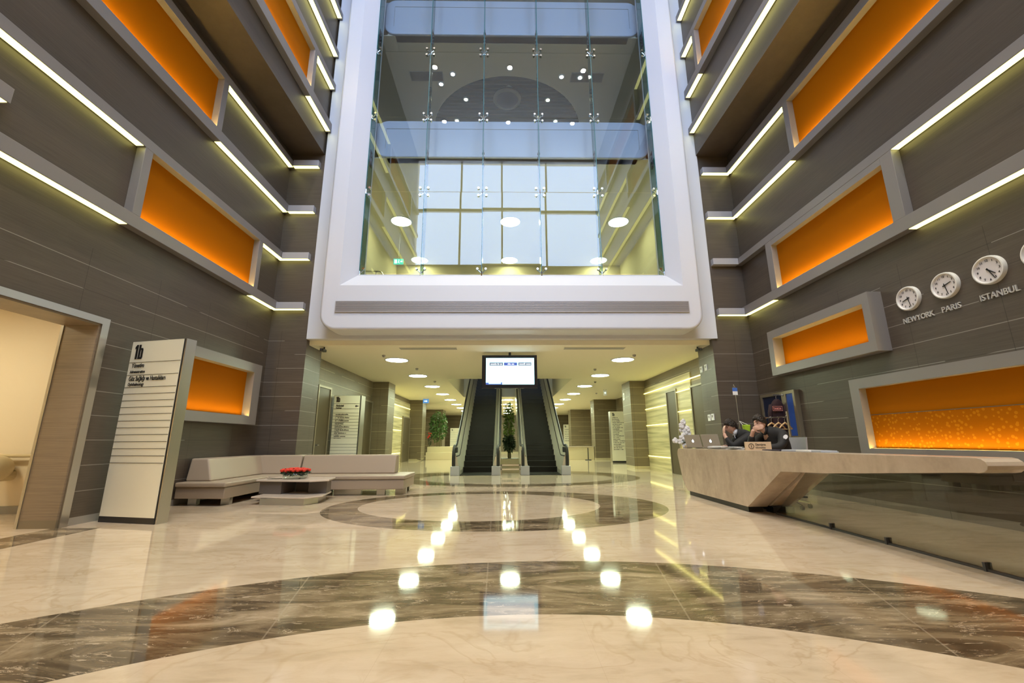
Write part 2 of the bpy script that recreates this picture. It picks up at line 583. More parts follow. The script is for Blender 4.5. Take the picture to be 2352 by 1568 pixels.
# wall behind the camera with the high window
w = MB()
w.box((XL - .5, YB - .4, 0), (XR + .5, YB, 10.93)).box((XL - .5, YB - .4, 17.65), (XR + .5, YB, ZT))
w.box((XL - .5, YB - .4, 10.93), (UL, YB, 17.65)).box((UR, YB - .4, 10.93), (XR + .5, YB, 17.65))
struct('wall_back', w, M_CREAM)
w = MB()
for xm in (-2.55, -0.15, 2.45):
    w.box((xm - .05, YB - .25, 10.93), (xm + .05, YB - .1, 17.65))
w.box((UL, YB - .25, 14.32), (UR, YB - .1, 14.50))
struct('window_2', w, M_CREAM)
struct('ceiling', Bx((XL - .5, YB - .4, ZT), (XR + .5, 23.5, ZT + .2)), M_CREAM)

# side corridor seen through the left opening
w = MB()
w.box((-12, 3.0, 0), (-6.7, 3.2, 3.7)).box((-12, 7.80, 0), (-6.7, 8.0, 3.7)).box((-12, 3.2, 0), (-11.8, 7.8, 3.7))
w.box((-12, 3.0, 3.6), (-6.7, 8.0, 3.8))
struct('wall_corridor', w, M_CREAM)
struct('baseboard_corridor', Bx((-11.8, 7.77, 0), (-6.7, 7.8, .12)), M_GREY)
# opening lining and its steel trim
w = MB()
w.box((-6.72, 6.44, 0), (-6.19, 6.51, 2.89)).box((-6.72, 3.6, 2.89), (-6.19, 6.51, 2.955)).box((-6.72, 3.59, 0), (-6.19, 3.66, 2.89))
d1 = struct('door_1', w, M_JAMB)
t = MB()
t.box((-6.24, 6.47, 0), (-6.165, 6.59, 2.92)).box((-6.24, 3.5, 2.92), (-6.165, 6.59, 3.02)).box((-6.24, 3.5, 0), (-6.165, 3.62, 2.92))
t.box((-6.74, 6.43, 0), (-6.70, 6.46, 2.93))
t.build('steel_trim', M_STEEL, d1)

# ------------------------------------------------------------------ white shell round the glass
ZB = 3.857
w = MB()
PY = 11.05
w.box((-5.2, PY, 3.77), (-3.95, PY + .2, ZT)).box((4.35, PY, 3.77), (5.63, PY + .2, ZT)).box((-3.95, PY, 3.77), (4.35, PY + .2, 5.46))
struct('wall_front', w, M_WHITE)


def shell():
    YF, YG = 10.45, 10.80
    R = 0.42
    xl, xr = -4.66, 5.03
    out = [(xl, ZT)]
    for k in range(0, 11):
        a = PI + PI / 2 * k / 10
        out.append((xl + R + R * math.cos(a), ZB + R + R * math.sin(a)))
    for k in range(0, 11):
        a = 1.5 * PI + PI / 2 * k / 10
        out.append((xr - R + R * math.cos(a), ZB + R + R * math.sin(a)))
    out.append((xr, ZT))
    m = MB()
    e = 0.07   # soft outer edge
    n = len(out)
    cx, cz = .18, 9
    rings = []
    for k in range(5):
        t = PI / 2 * k / 4
        ins = e * (1 - math.sin(t)); y = YF + e * (1 - math.cos(t))
        ring = []
        for i, (x, z) in enumerate(out):
            # inward normal of the outline
            if i == 0: nx, nz = 1, 0
            elif i == n - 1: nx, nz = -1, 0
            elif i <= 11:
                a = PI + PI / 2 * (i - 1) / 10; nx, nz = -math.cos(a), -math.sin(a)
            else:
                a = 1.5 * PI + PI / 2 * (i - 12) / 10; nx, nz = -math.cos(a), -math.sin(a)
            ring.append(Vector((x + nx * ins, y, z + nz * ins)))
        rings.append(ring)
    rings.append([Vector((x, PY, z)) for x, z in out])
    vs = [p for r in rings for p in r]
    fs = []
    for r in range(len(rings) - 1):
        for i in range(n - 1):
            fs.append([r * n + i, r * n + i + 1, (r + 1) * n + i + 1, (r + 1) * n + i])
    m.smooth = True
    m.add(vs, fs)
    m.smooth = False
    # front face: U outline minus the splayed opening
    fo = rings[0]
    ixl, ixr, izb = -4.22, 4.58, 5.03
    # left leg, right leg, bottom
    lf = fo[:n // 2]; rt = fo[n // 2:]
    m.add(list(lf) + [Vector((ixl, YF, izb)), Vector((ixl, YF, ZT))], [list(range(len(lf) + 2))])
    m.add(list(rt) + [Vector((ixr, YF, ZT)), Vector((ixr, YF, izb))], [list(range(len(rt) + 2))])
    m.add([lf[-1], rt[0], Vector((ixr, YF, izb)), Vector((ixl, YF, izb))], [(0, 1, 2, 3)])
    gl, gr, gb = -3.86, 4.26, 5.46
    m.add([(ixl, YF, izb), (ixl, YF, ZT), (gl, YG, ZT), (gl, YG, gb), (gr, YG, gb), (gr, YG, ZT), (ixr, YF, ZT), (ixr, YF, izb)],
          [(0, 1, 2, 3), (0, 3, 4, 7), (7, 4, 5, 6)])
    m.add([(gl, YG, gb), (gl, YG, ZT), (gl, PY + .2, ZT), (gl, PY + .2, gb), (gr, YG, gb), (gr, YG, ZT), (gr, PY + .2, ZT), (gr, PY + .2, gb)],
          [(0, 1, 2, 3), (4, 7, 6, 5), (0, 3, 7, 4)])
    o = m.build('wall_shell', M_WHITE)
    bm = bmesh.new(); bm.from_mesh(o.data)
    bmesh.ops.remove_doubles(bm, verts=bm.verts, dist=1e-4)
    bmesh.ops.recalc_face_normals(bm, faces=bm.faces)
    bm.to_mesh(o.data); bm.free()
    tag(o, kind='structure')


shell()

g = thing('air_grille', (0.2, 10.45, 4.33), 'long grey slatted air grille across the white shell below the glass', 'air vent')
gx0, gx1, gz0, gz1 = -4.26, 4.66, 4.325, 4.585
Bx((gx0, 10.435, gz0), (gx1, 10.452, gz1)).build('backing', M_GRILLED, g)
for k in range(9):
    z = gz0 + (k + .5) * (gz1 - gz0) / 9
    Bx((gx0, 10.42, z - .008), (gx1, 10.437, z + .008)).build('slat', M_GRILLE, g)
m = MB()
m.box((gx0 - .015, 10.415, gz0 - .015), (gx1 + .015, 10.45, gz0)).box((gx0 - .015, 10.415, gz1), (gx1 + .015, 10.45, gz1 + .015))
m.box((gx0 - .015, 10.415, gz0), (gx0, 10.45, gz1)).box((gx1, 10.415, gz0), (gx1 + .015, 10.45, gz1))
m.build('frame', M_GRILLE, g)

# ------------------------------------------------------------------ glass wall with fins and point fittings
GY = 10.75
FX = [-3.86, -2.244, -0.63, 0.97, 2.59, 4.26]
JZ = [5.46, 7.881, 10.291, 12.58, 14.95, 17.3]
gw = bpy.data.objects.new('window_1', None); gw.location = (0.2, GY, 5.46); COL.objects.link(gw); tag(gw, kind='structure')
rnd = random.Random(3)
for i in range(5):
    for j in range(5):
        x0, x1, z0, z1 = FX[i] + .006, FX[i + 1] - .006, JZ[j] + .006, JZ[j + 1] - .006
        a = rnd.uniform(-.004, .004); b = rnd.uniform(-.003, .003)
        vs = []
        for (x, z) in ((x0, z0), (x1, z0), (x1, z1), (x0, z1)):
            vs.append((x, GY + (x - (x0 + x1) / 2) * a + (z - (z0 + z1) / 2) * b, z))
        mm = MB().prism(vs, (0, .012, 0))
        mm.build('pane', M_PANE, gw)
for i, x in enumerate(FX):
    mm = MB()
    mm.mat(M_FIN).box((x - .009, GY + .035, 5.46), (x + .009, GY + .36, 17.5))
    mm.mat(M_FINEDGE).box((x - .011, GY + .02, 5.46), (x + .011, GY + .034, 17.5)).box((x - .010, GY + .361, 5.46), (x + .010, GY + .375, 17.5))
    mm.build('glass_fin', None, gw)
for j, z in enumerate(JZ[:-1]):
    for i, x in enumerate(FX):
        mm = MB()
        for sx in (-1, 1):
            for sz in ((1,) if j == 0 else (-1, 1)):
                if (i == 0 and sx < 0) or (i == 5 and sx > 0):
                    continue
                e = (x + sx * .11, GY - .0, z + sz * .11 + (.03 if j == 0 else 0))
                mm.cyl((x, GY + .05, z + (.03 if j == 0 else 0)), (e[0], GY + .04, e[2]), .018, .014, 8)
                mm.cyl((e[0], GY - .03, e[2]), (e[0], GY + .05, e[2]), .032, .032, 12)
        mm.cyl((x, GY + .035, z - .05), (x, GY + .035, z + .09), .022, .022, 8)
        mm.build('spider_fitting', M_CHROME, gw, smooth=True, angle=40)
for z in (9.05, 13.3):
    for x in FX:
        mm = MB()
        for k in range(4):
            zz = z + (k - 1.5) * .13
            mm.cyl((x - .035, GY + .2, zz), (x + .035, GY + .2, zz), .035, .035, 10)
        mm.box((x - .016, GY + .13, z - .26), (x + .016, GY + .27, z + .26))
        mm.build('splice_plate', M_DARKSTEEL, gw)

# ------------------------------------------------------------------ floors behind the glass
VX0, VX1, VY0, VY1 = -2.42, 2.75, 17.66, 25.2    # opening for the escalators
w = MB()
w.box((-8, PY + .2, ZH), (9, VY0, 5.2)).box((-8, VY0, ZH), (VX0, VY1, 5.2)).box((VX1, VY0, ZH), (9, VY1, 5.2)).box((-8, VY1, ZH), (9, 45, 5.2))
w.box((XL - .5, 12.0, ZH), (-5.2, 12.06, 5.2))
struct('ceiling_hall', w, M_CEIL)

zc1, zc2 = 9.613, 14.216


def storey_slab(z0, z1, name, fas, hole=None):
    """balcony edge with rounded corners at its front, plus the ceiling underside"""
    f = MB()
    R = .35
    x0, x1 = -3.98, 4.46
    pts = []
    for cx, cz, a0 in ((x0 + R, z0 + R, PI), (x1 - R, z0 + R, 1.5 * PI), (x1 - R, z1 - R, 0), (x0 + R, z1 - R, .5 * PI)):
        for k in range(7):
            a = a0 + PI / 2 * k / 6
            pts.append((cx + R * math.cos(a), 11.62, cz + R * math.sin(a)))
    f.prism(pts, (0, .35, 0))
    fo = struct(fas, f, M_FASCIA, bevel=.03)
    gq = MB()
    gq.box((x0 + .3, 11.612, z1 - .30), (x1 - .3, 11.622, z1 - .285)).box((x0 + .3, 11.612, z0 + .3), (x0 + .31, 11.622, z1 - .285)).box((x1 - .31, 11.612, z0 + .3), (x1 - .3, 11.622, z1 - .285))
    gq.build('groove', M_GREY, fo)
    f = MB()
    f.box((UL, 11.95, z0 + .001), (UR, 12.05, z1))
    f.box((UL, 11.70, z0 + .03), (x0 + .1, 11.97, z1 - .03)).box((x1 - .1, 11.70, z0 + .03), (UR, 11.97, z1 - .03))
    return f


storey_slab(zc1, 10.89, 'x', 'trim_1').build('trim_3', M_FASCIA)['kind'] = 'structure'
storey_slab(zc2, 15.61, 'x', 'trim_2').build('trim_4', M_FASCIA)['kind'] = 'structure'
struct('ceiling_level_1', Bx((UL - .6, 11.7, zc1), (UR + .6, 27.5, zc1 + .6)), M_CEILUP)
# level 2 ceiling: a plate with a round opening
cxh, cyh, Rh = 0.09, 16.4, 3.12
bm = bmesh.new()
NH = 64
ci = [bm.verts.new((cxh + Rh * math.cos(2 * PI * k / NH), cyh + Rh * math.sin(2 * PI * k / NH), 0)) for k in range(NH)]
co = []
for k in range(NH):
    c_, s_ = math.cos(2 * PI * k / NH), math.sin(2 * PI * k / NH)
    tx = (UR + .6 - cxh) / c_ if c_ > 1e-6 else ((UL - .6 - cxh) / c_ if c_ < -1e-6 else 1e9)
    ty = (22.5 - cyh) / s_ if s_ > 1e-6 else ((11.7 - cyh) / s_ if s_ < -1e-6 else 1e9)
    tt = min(tx, ty)
    co.append(bm.verts.new((cxh + tt * c_, cyh + tt * s_, 0)))
for k in range(NH):
    j = (k + 1) % NH
    bm.faces.new((ci[k], ci[j], co[j], co[k]))
for corner, kk in (((UR + .6, 22.5), None), ((UL - .6, 22.5), None), ((UL - .6, 11.7), None), ((UR + .6, 11.7), None)):
    best = min(range(NH), key=lambda k: (co[k].co - Vector((*corner, 0))).length)
    v = bm.verts.new((*corner, 0))
    p = co[best]
    # two neighbours on the two sides of the corner
    a = co[(best - 1) % NH]; b = co[(best + 1) % NH]
    for q in (a, b):
        try:
            bm.faces.new((p, q, v))
        except ValueError:
            pass
bmesh.ops.recalc_face_normals(bm, faces=bm.faces)
ret = bmesh.ops.extrude_face_region(bm, geom=list(bm.faces))
bmesh.ops.translate(bm, verts=[e for e in ret['geom'] if isinstance(e, bmesh.types.BMVert)], vec=(0, 0, .25))
bmesh.ops.recalc_face_normals(bm, faces=bm.faces)
me = bpy.data.meshes.new('ceiling_level_2'); bm.to_mesh(me); bm.free()
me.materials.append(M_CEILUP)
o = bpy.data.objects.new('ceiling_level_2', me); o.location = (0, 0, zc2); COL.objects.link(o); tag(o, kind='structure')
# dark slatted ceiling above the round opening
w = MB()
w.box((-4.5, 12, zc2 + .75), (4.8, 21.5, zc2 + .85))
for k in range(46):
    y = 12.4 + k * .2
    w.box((-4.5, y, zc2 + .55), (4.8, y + .07, zc2 + .75))
struct('ceiling_slatted', w, M_DARKCEIL)
# side and rear walls of the upper storeys
w = MB()
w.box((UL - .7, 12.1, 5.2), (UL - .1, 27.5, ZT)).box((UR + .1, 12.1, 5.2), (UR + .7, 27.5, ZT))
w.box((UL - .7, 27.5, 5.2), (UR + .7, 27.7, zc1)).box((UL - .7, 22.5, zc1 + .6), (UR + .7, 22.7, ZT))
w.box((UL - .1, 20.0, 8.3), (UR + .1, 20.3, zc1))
struct('wall_upper', w, M_CEILUP)


def downlight(x, y, z, r, md, label, group, name='ceiling_downlight', rim=M_WHITE):
    t = thing(name, (x, y, z - .03), label, 'ceiling light', group)
    MB().lathe((x, y, z), [(r + .05, -.001), (r + .05, -.014), (r + .005, -.022), (r + .005, -.001)], 28).build('rim', rim, t, smooth=True, angle=40)
    MB().lathe((x, y, z), [(r, -.004), (r * .97, -.018), (r * .7, -.032), (r * .3, -.038)], 28).build('diffuser', md, t, smooth=True)
    return t


rows = ['nearest the camera', 'second from the front', 'third from the front', 'fourth from the front', 'fifth from the front', 'sixth from the front', 'seventh from the front', 'farthest back']
for k in range(8):
    y = 13.36 + 3.36 * k
    downlight(-3.40, y, ZH, .33, M_DOWN, 'round recessed light in left row of the inner hall ceiling, ' + rows[k], 'downlights of the inner hall')
    downlight(3.71, y, ZH, .33, M_DOWN, 'round recessed light in right row of the inner hall ceiling, ' + rows[k], 'downlights of the inner hall')
cn = ['just behind the hanging screen', 'first beyond the escalators', 'second beyond the escalators', 'third beyond the escalators', 'fourth beyond the escalators', 'last of its row']
for k, y in enumerate((16.72, 26.9, 30.2, 33.5, 36.9, 40.2)):
    downlight(0.16, y, ZH, .33, M_DOWN, 'round recessed light in middle row of the inner hall ceiling, ' + cn[k], 'downlights of the inner hall')
side3 = ['left', 'middle', 'right']
for j, (y, rr) in enumerate(((15.6, 'front'), (19.35, 'rear'))):
    for i, x in enumerate((-4.10, .2, 4.50)):
        downlight(x, y, zc1, .38, M_DOWN1, 'big round ceiling light behind the glass wall, %s one of the %s row' % (side3[i], rr), 'lights behind the lower glass')
sp = [(-2.40, 13.66, 'leftmost'), (-1.91, 13.2, 'second from left'), (2.08, 13.28, 'second from right'), (2.77, 13.31, 'rightmost')]
for x, y, nm in sp:
    downlight(x, y, zc2, .07, M_DOWN2, 'tiny bright spotlight in the upper ceiling beside the round opening, ' + nm, 'spotlights of the upper storey', 'spotlight')
sl = [(-1.6, 15.0, 'front left'), (1.75, 15.0, 'front right'), (-2.1, 16.2, 'rear left'), (.15, 14.4, 'front middle'), (2.2, 16.2, 'rear right')]
for x, y, nm in sl:
    downlight(x, y, zc2 + .55, .07, M_DOWN1, 'small lamp among the dark slats over the round opening, ' + nm, 'lamps in the dark slats', 'spotlight')
# dark dome of unknown use in the round opening
t = thing('ceiling_dome', (.08, 14.55, zc2 + .05), 'dark oval dome hanging in the round ceiling opening behind glass', 'pendant lamp')
MB().ball((.08, 14.55, zc2 + .22), (.50, .5, .26), 24, 14).build('dome', M_BLACK, t, smooth=True)
MB().lathe((.08, 14.55, zc2 + .10), [(.50, 0), (.55, .03), (.55, .07), (.50, .1)], 28).build('ring', M_CLIP, t, smooth=True, angle=50)
for sx, nm in ((-1, 'left'), (1, 'right')):
    xx = -3.45 if sx < 0 else 2.45
    t = thing('ceiling_vent', (xx + .5, 13.3, zc2 - .02), 'dark rectangular vent in the upper ceiling behind the glass, %s one' % nm, 'air vent', 'dark vents of the upper ceiling')
    Bx((xx, 13.12, zc2 - .012), (xx + 1.15, 13.5, zc2 - .001)).build('opening', M_GRILLED, t)
    Bx((xx - .03, 13.09, zc2 - .008), (xx + 1.18, 13.53, zc2 - .002)).build('frame', M_GREY, t)
# unseen atrium roof lamps, added to warm and brighten the floor
M_ATR = mat('atrium_fill_lamp', (0.9, 0.9, 0.85), 0.5, emit=(1.0, 0.88, 0.66), es=260.0)
for i, x in enumerate((-3.2, .2, 3.6)):
    for j, y in enumerate((1.6, 5.0)):
        lamp = downlight(x, y, ZT, .11, M_ATR, 'added round fill lamp in the atrium roof, column %s, row %s' % (side3[i], ['back', 'front'][j]), 'added fill lamps in the atrium roof')
        sd = bpy.data.lights.new('fill_beam', 'SPOT'); sd.energy = 1500; sd.color = (1.0, 0.87, 0.66)  # added beam to light the floor and spare the upper shell
        sd.spot_size = math.radians(72); sd.spot_blend = .6; sd.shadow_soft_size = .11
        so = bpy.data.objects.new('fill_beam', sd); COL.objects.link(so); so.parent = lamp; so.location = (0, 0, -.06); so.rotation_euler = (math.radians(9), 0, 0)

t = thing('exit_sign', (-4.35, 16.5, 8.05), 'small green lit exit sign with running figure behind the glass at left', 'exit sign')
e0 = (-4.5, 16.5, 8.2)
Bx((-4.56, 16.5, 8.18), (-4.16, 16.53, 8.42)).build('box', M_EXIT, t)
mm = MB()
mm.box((-4.52, 16.492, 8.22), (-4.42, 16.499, 8.38)).box((-4.28, 16.492, 8.27), (-4.20, 16.499, 8.33))
mm.ball((-4.345, 16.495, 8.375), (.018, .006, .018), 8, 6)
mm.prism([(-4.36, 16.492, 8.35), (-4.325, 16.492, 8.35), (-4.335, 16.492, 8.29), (-4.31, 16.492, 8.23), (-4.325, 16.492, 8.22), (-4.35, 16.492, 8.27), (-4.38, 16.492, 8.24), (-4.39, 16.492, 8.255), (-4.365, 16.492, 8.3)], (0, .006, 0))
mm.build('symbol', M_EXITW, t)
MB().cyl((-4.36, 16.515, 8.42), (-4.36, 16.515, zc1), .012).build('hanger', M_GREY, t)
t = thing('handrail', (-4.3, 13.2, 5.2), 'pale tubular handrail behind lower left corner of the glass wall', 'handrail')
MB().tube([(-4.9, 13.4, 6.62), (-4.15, 13.4, 6.60), (-4.06, 13.4, 6.56), (-3.85, 13.1, 6.2), (-3.7, 12.8, 5.2)], .022).build('rail', M_CHROME, t, smooth=True)
for x in (-4.75, -4.25):
    MB().cyl((x, 13.4, 5.2), (x, 13.4, 6.61), .02).build('post', M_CHROME, t)

# ------------------------------------------------------------------ light bands and orange windows on the side walls


def wall_unit(side, Xw, label, zb, zt, yo, ys, name='light_frame', strips=(), panel=True, upr=(True, True), vt=.16, rec=0.03, extra_top=0.0, p=.155, mo=M_ORANGE):
    """two long bands across a side wall with an orange window between them.
    zb / zt: (underside, top) of the lower and upper band; yo: near and far side of the window; ys: span of the bands"""
    s = 1 if side == 'L' else -1
    X0, X1 = Xw, Xw + s * p
    t = thing(name, (Xw, (ys[0] + ys[1]) / 2, zb[0]), label, 'wall light', None)
    bands = []
    for k, (z0, z1) in enumerate((zb, zt)):
        bands.append(Bx((X0, ys[0], z0), (X1, ys[1], z1)).build('band', M_FRAME, t, bevel=.006))
    o0, o1 = yo
    if upr[0]:
        Bx((X0, o0 - vt, zb[1]), (X1 - s * .002, o0, zt[0])).build('upright', M_FRAME, t, bevel=.005)
    if upr[1]:
        Bx((X0, o1, zb[1]), (X1 - s * .002, o1 + vt, zt[0])).build('upright', M_FRAME, t, bevel=.005)
    if extra_top:
        Bx((X0, o0, zt[0] - extra_top), (X1 - s * .004, o1, zt[0])).build('lintel', M_FRAME, t, bevel=.004)
    Bx((X0 + s * .004, o0, zb[1]), (X0 + s * .016, o1, zt[0] - extra_top)).build('orange_panel', mo, t)
    Bx((X1 - s * .045, o0 + .02, zb[1] + .001), (X1 - s * .02, o1 - .02, zb[1] + .004)).build('amber_strip', M_LEDOR, t)
    Bx((X1 - s * .062, o0 + .01, zb[1]), (X1 - s * .056, o1 - .01, zb[1] + .011)).build('added_shade_lip', M_FRAME, t)  # unseen lip added to keep strip light off the panel's foot
    for (which, a, b) in strips:
        z0 = (zb if which == 'b' else zt)[0]
        Bx((X0 + s * .02, a, z0 - .006), (X1 - s * .012, b, z0 + .001)).build('led_strip', M_LED, bands[0 if which == 'b' else 1])
    return t


YE = YC - .02
wall_unit('L', XL, 'long grey light band pair with lower orange window on left wall', (4.565, 4.785), (6.0, 6.18), (6.60, 9.90), (YB, YE),
          strips=[('b', YB, 6.40), ('t', YB, 6.40), ('b', 9.90, 10.5), ('b', 10.51, YE - .10), ('t', 10.08, YE - .10)])
wall_unit('L', XL, 'long grey light band pair with upper orange window on left wall', (7.375, 7.61), (8.79, 8.97), (3.4, 7.90), (YB, YE),
          strips=[('b', YB, 3.2), ('t', YB, 3.2), ('b', 8.08, 9.6), ('b', 9.61, YE - .10), ('t', 8.08, 9.6), ('t', 9.61, YE - .10)])
wall_unit('R', XR, 'long grey light band pair with lower orange window on right wall', (4.40, 4.625), (5.835, 6.01), (6.40, 9.52), (YB, YE),
          strips=[('b', YB, 6.18), ('t', YB, 6.17), ('b', 9.74, YE - .10)], extra_top=.13, vt=.22)
wall_unit('R', XR, 'long grey light band pair with upper orange window on right wall', (7.25, 7.44), (8.66, 8.86), (3.2, 8.25), (YB, YE),
          strips=[('b', YB, 3.0), ('t', YB, 3.0), ('b', 8.44, YE - .10), ('t', 8.44, YE - .10)])
wall_unit('L', UL, 'grey light band pair with orange window on the overhanging left wall above the soffit', (9.97, 10.25), (11.42, 11.62), (5.0, 9.62), (YB, YE - .06),
          strips=[('b', 9.65, YE - .12), ('t', 9.82, YE - .12), ('b', YB, 4.8), ('t', YB, 4.8)])
wall_unit('L', UL, 'topmost grey light band pair on the overhanging left wall', (12.60, 12.80), (14.05, 14.25), (0.5, 4.5), (YB, YE - .06),
          strips=[('b', 4.7, YE - .12), ('t', 4.7, YE - .12), ('b', YB, .3)])
wall_unit('R', UR, 'grey light band pair with orange window on the overhanging right wall', (11.22, 11.48), (12.70, 12.90), (4.5, 10.05), (YB, YE - .06),
          strips=[('b', 10.1, YE - .12), ('t', 10.26, YE - .12), ('b', YB, 4.3), ('t', YB, 4.3)])
wall_unit('R', UR, 'topmost grey light band pair on the overhanging right wall', (14.1, 14.3), (15.6, 15.8), (1.0, 6.0), (YB, YE - .06),
          strips=[('b', 6.2, YE - .12), ('t', 6.2, YE - .12), ('b', YB, .8)])


def band_light(a, b, strip, label, m=M_FRAME, group=None):
    t = thing('wall_light', ((a[0] + b[0]) / 2, (a[1] + b[1]) / 2, a[2]), label, 'wall light', group)
    bd = Bx(a, b).build('band', m, t, bevel=.005)
    if strip:
        for (sa, sb) in strip:
            Bx(sa, sb).build('led_strip', M_LED, bd)
    return t


zz = 9.99
band_light((UR - .155, YB, zz), (UR, YE - .06, zz + .18), [((UR - .143, YB, zz - .006), (UR - .02, 8.24, zz + .001)), ((UR - .143, 8.25, zz - .006), (UR - .02, YE - .12, zz + .001))],
           'long lit grey band just above the soffit edge on right overhanging wall')
band_light((XL, 2.6, 5.19), (XL + .155, 4.58, 5.40), [((XL + .02, 2.6, 5.184), (XL + .143, 4.55, 5.191))], 'short lit grey stub band at left edge between two long bands')
lv = ['lowest', 'second from bottom', 'third from bottom', 'topmost']
for k, z in enumerate((4.53, 5.945, 7.355, 8.785)):
    band_light((XL + .16, YC - .155, z + .03), (-5.33, YC, z + .215), [((XL + .05, YC - .143, z + .024), (-5.345, YC - .02, z + .031))],
               'short pale lit shelf on left return wall beside the white shell, ' + lv[k], M_FRAME2, 'lit shelves on the left return wall')
for k, z in enumerate((4.40, 5.83, 7.25, 8.66)):
    band_light((5.70, YC - .155, z), (XR - .16, YC, z + .18), [] if k == 1 else [((5.715, YC - .143, z - .006), (XR - .05, YC - .02, z + .001))],
               'short pale shelf on right return wall beside the white shell, ' + lv[k] + (', unlit' if k == 1 else ', lit'), M_FRAME2, 'shelves on the right return wall')


def box_window(side, Xw, Xf, yo, zo, yi, zi, label, mo=M_ORANGE):
    s = 1 if side == 'L' else -1
    t = thing('orange_window', (Xw, (yo[0] + yo[1]) / 2, zo[0]), label, 'wall light')
    m = MB()
    m.box((Xw, yo[0], zo[0]), (Xf, yo[1], zi[0])).box((Xw, yo[0], zi[1]), (Xf, yo[1], zo[1]))
    m.box((Xw, yo[0], zi[0]), (Xf, yi[0], zi[1])).box((Xw, yi[1], zi[0]), (Xf, yo[1], zi[1]))
    m.build('frame', M_FRAME, t)
    Bx((Xw + s * .004, yi[0], zi[0]), (Xw + s * .02, yi[1], zi[1])).build('orange_panel', mo, t)
    Bx((Xf - s * .05, yi[0] + .02, zi[0] + .001), (Xf - s * .025, yi[1] - .02, zi[0] + .004)).build('amber_strip', M_LEDOR, t)
    Bx((Xf - s * .068, yi[0] + .01, zi[0]), (Xf - s * .062, yi[1] - .01, zi[0] + .011)).build('added_shade_lip', M_FRAME, t)  # added lip, shades the panel's lower edge from the strip
    Bx((Xf - s * .018, yi[0] + .01, zi[0]), (Xf - s * .012, yi[1] - .01, zi[0] + .010)).build('added_shade_lip', M_FRAME, t)  # matching lip added on the room side of the strip
    return t


box_window('L', XL, -6.0, (7.95, 10.62), (1.55, 2.98), (8.16, 10.32), (1.735, 2.775), 'free orange window box on left wall above the taupe sofa')
box_window('R', XR, 6.30, (7.05, 10.0), (2.61, 3.66), (7.20, 9.82), (2.79, 3.48), 'small free orange window box on right wall below the clocks side')
bw = box_window('R', XR, 6.40, (2.2, 7.92), (.78, 2.22), (2.4, 7.72), (.985, 2.04), 'wide orange window with honeycomb lower half behind the reception desk', M_ORANGE2)
Bx((XR - .024, 2.4, 1.565), (XR - .02, 7.72, 1.575)).build('seam', M_INK2, bw)

# ------------------------------------------------------------------ inner hall
w = MB(); w.box((HL - .4, 12.05, 0), (HL, 18.55, ZH)).box((HL - .4, 18.55, 0), (-5.0, 19.65, ZH)).box((-6.9, 19.65, 0), (-5.93, 27.05, ZH))
w.box((-6.9, 27.05, 0), (-5.12, 28.25, ZH)).box((-7.5, 28.25, 0), (-6.6, 44, ZH)).box((-7.0, 35.4, 0), (-5.05, 37, ZH))
struct('wall_hall_left', w, M_HALL)
w = MB(); w.box((HR, 12.0, 0), (HR + .9, 18.40, ZH)).box((5.33, 18.40, 0), (6.9, 19.66, ZH)).box((6.9, 19.66, 0), (7.3, 27.0, ZH))
w.box((5.50, 27.0, 0), (7.3, 28.1, ZH)).box((7.0, 28.1, 0), (7.5, 44, ZH)).box((5.38, 36.0, 0), (7.0, 37.4, ZH))
struct('wall_hall_right', w, M_HALL)
struct('wall_hall_far', Bx((-7.5, 43.6, 0), (7.5, 44, ZH)), M_HALL)
# walls of the escalator shaft above
w = MB(); w.box((VX0 - .1, VY0 - .1, 5.2), (VX0, VY1 + .1, 6.4)).box((VX1, VY0 - .1, 5.2), (VX1 + .1, VY1 + .1, 6.4)).box((VX0, VY1, 5.2), (VX1, VY1 + .1, 6.4))
struct('trim_5', w, M_WHITE)
# striped lit stone lining on both sides
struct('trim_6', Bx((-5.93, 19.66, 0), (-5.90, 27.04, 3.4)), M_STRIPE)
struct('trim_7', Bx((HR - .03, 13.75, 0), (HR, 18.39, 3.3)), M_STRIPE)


def hall_strip(a, b, label, group):
    o = Bx(a, b).build('led_strip_light', M_LEDHALL)
    tag(o, label, 'wall light', group)


hh = ['lowest', 'second from floor', 'third from floor', 'topmost']
for k, z in enumerate((.51, 1.73, 2.40, 3.06)):
    if k == 3:
        hall_strip((HR - .075, 12.02, z), (HR - .03, 18.38, z + .022), 'long topmost glowing strip on striped wall right of the hall', 'strips on right hall wall')
    else:
        hall_strip((HR - .06, 15.90, z), (HR - .03, 18.38, z + .02), 'glowing strip on striped right hall wall left of the doors, ' + hh[k], 'strips on right hall wall')
        hall_strip((HR - .06, 13.80, z + .35), (HR - .03, 14.92, z + .37), 'short glowing strip between two brown doors at right, ' + hh[k], 'strips on right hall wall')
    hall_strip((-5.90, 19.9, z), (-5.865, 24.9 if k < 3 else 27.0, z + .022), 'glowing strip on striped wall left of the hall, ' + hh[k], 'strips on left hall wall')


def hall_door(name, X, y0, y1, z1, s, sl=M_DOORBROWN):
    d = bpy.data.objects.new(name, None); d.location = (X, (y0 + y1) / 2, 0); COL.objects.link(d); tag(d, kind='structure')
    Bx((X, y0, .005), (X + s * .045, y1, z1)).build('leaf', sl, d)
    m = MB()
    m.box((X, y0 - .07, 0), (X + s * .07, y0, z1 + .06)).box((X, y1, 0), (X + s * .07, y1 + .07, z1 + .06)).box((X, y0, z1), (X + s * .07, y1, z1 + .06))
    m.build('frame', M_CLIP, d)
    MB().tube([(X + s * .05, y0 + .1, 1.05), (X + s * .1, y0 + .1, 1.05), (X + s * .1, y0 + .22, 1.05)], .012, 8).build('handle', M_STEEL, d)


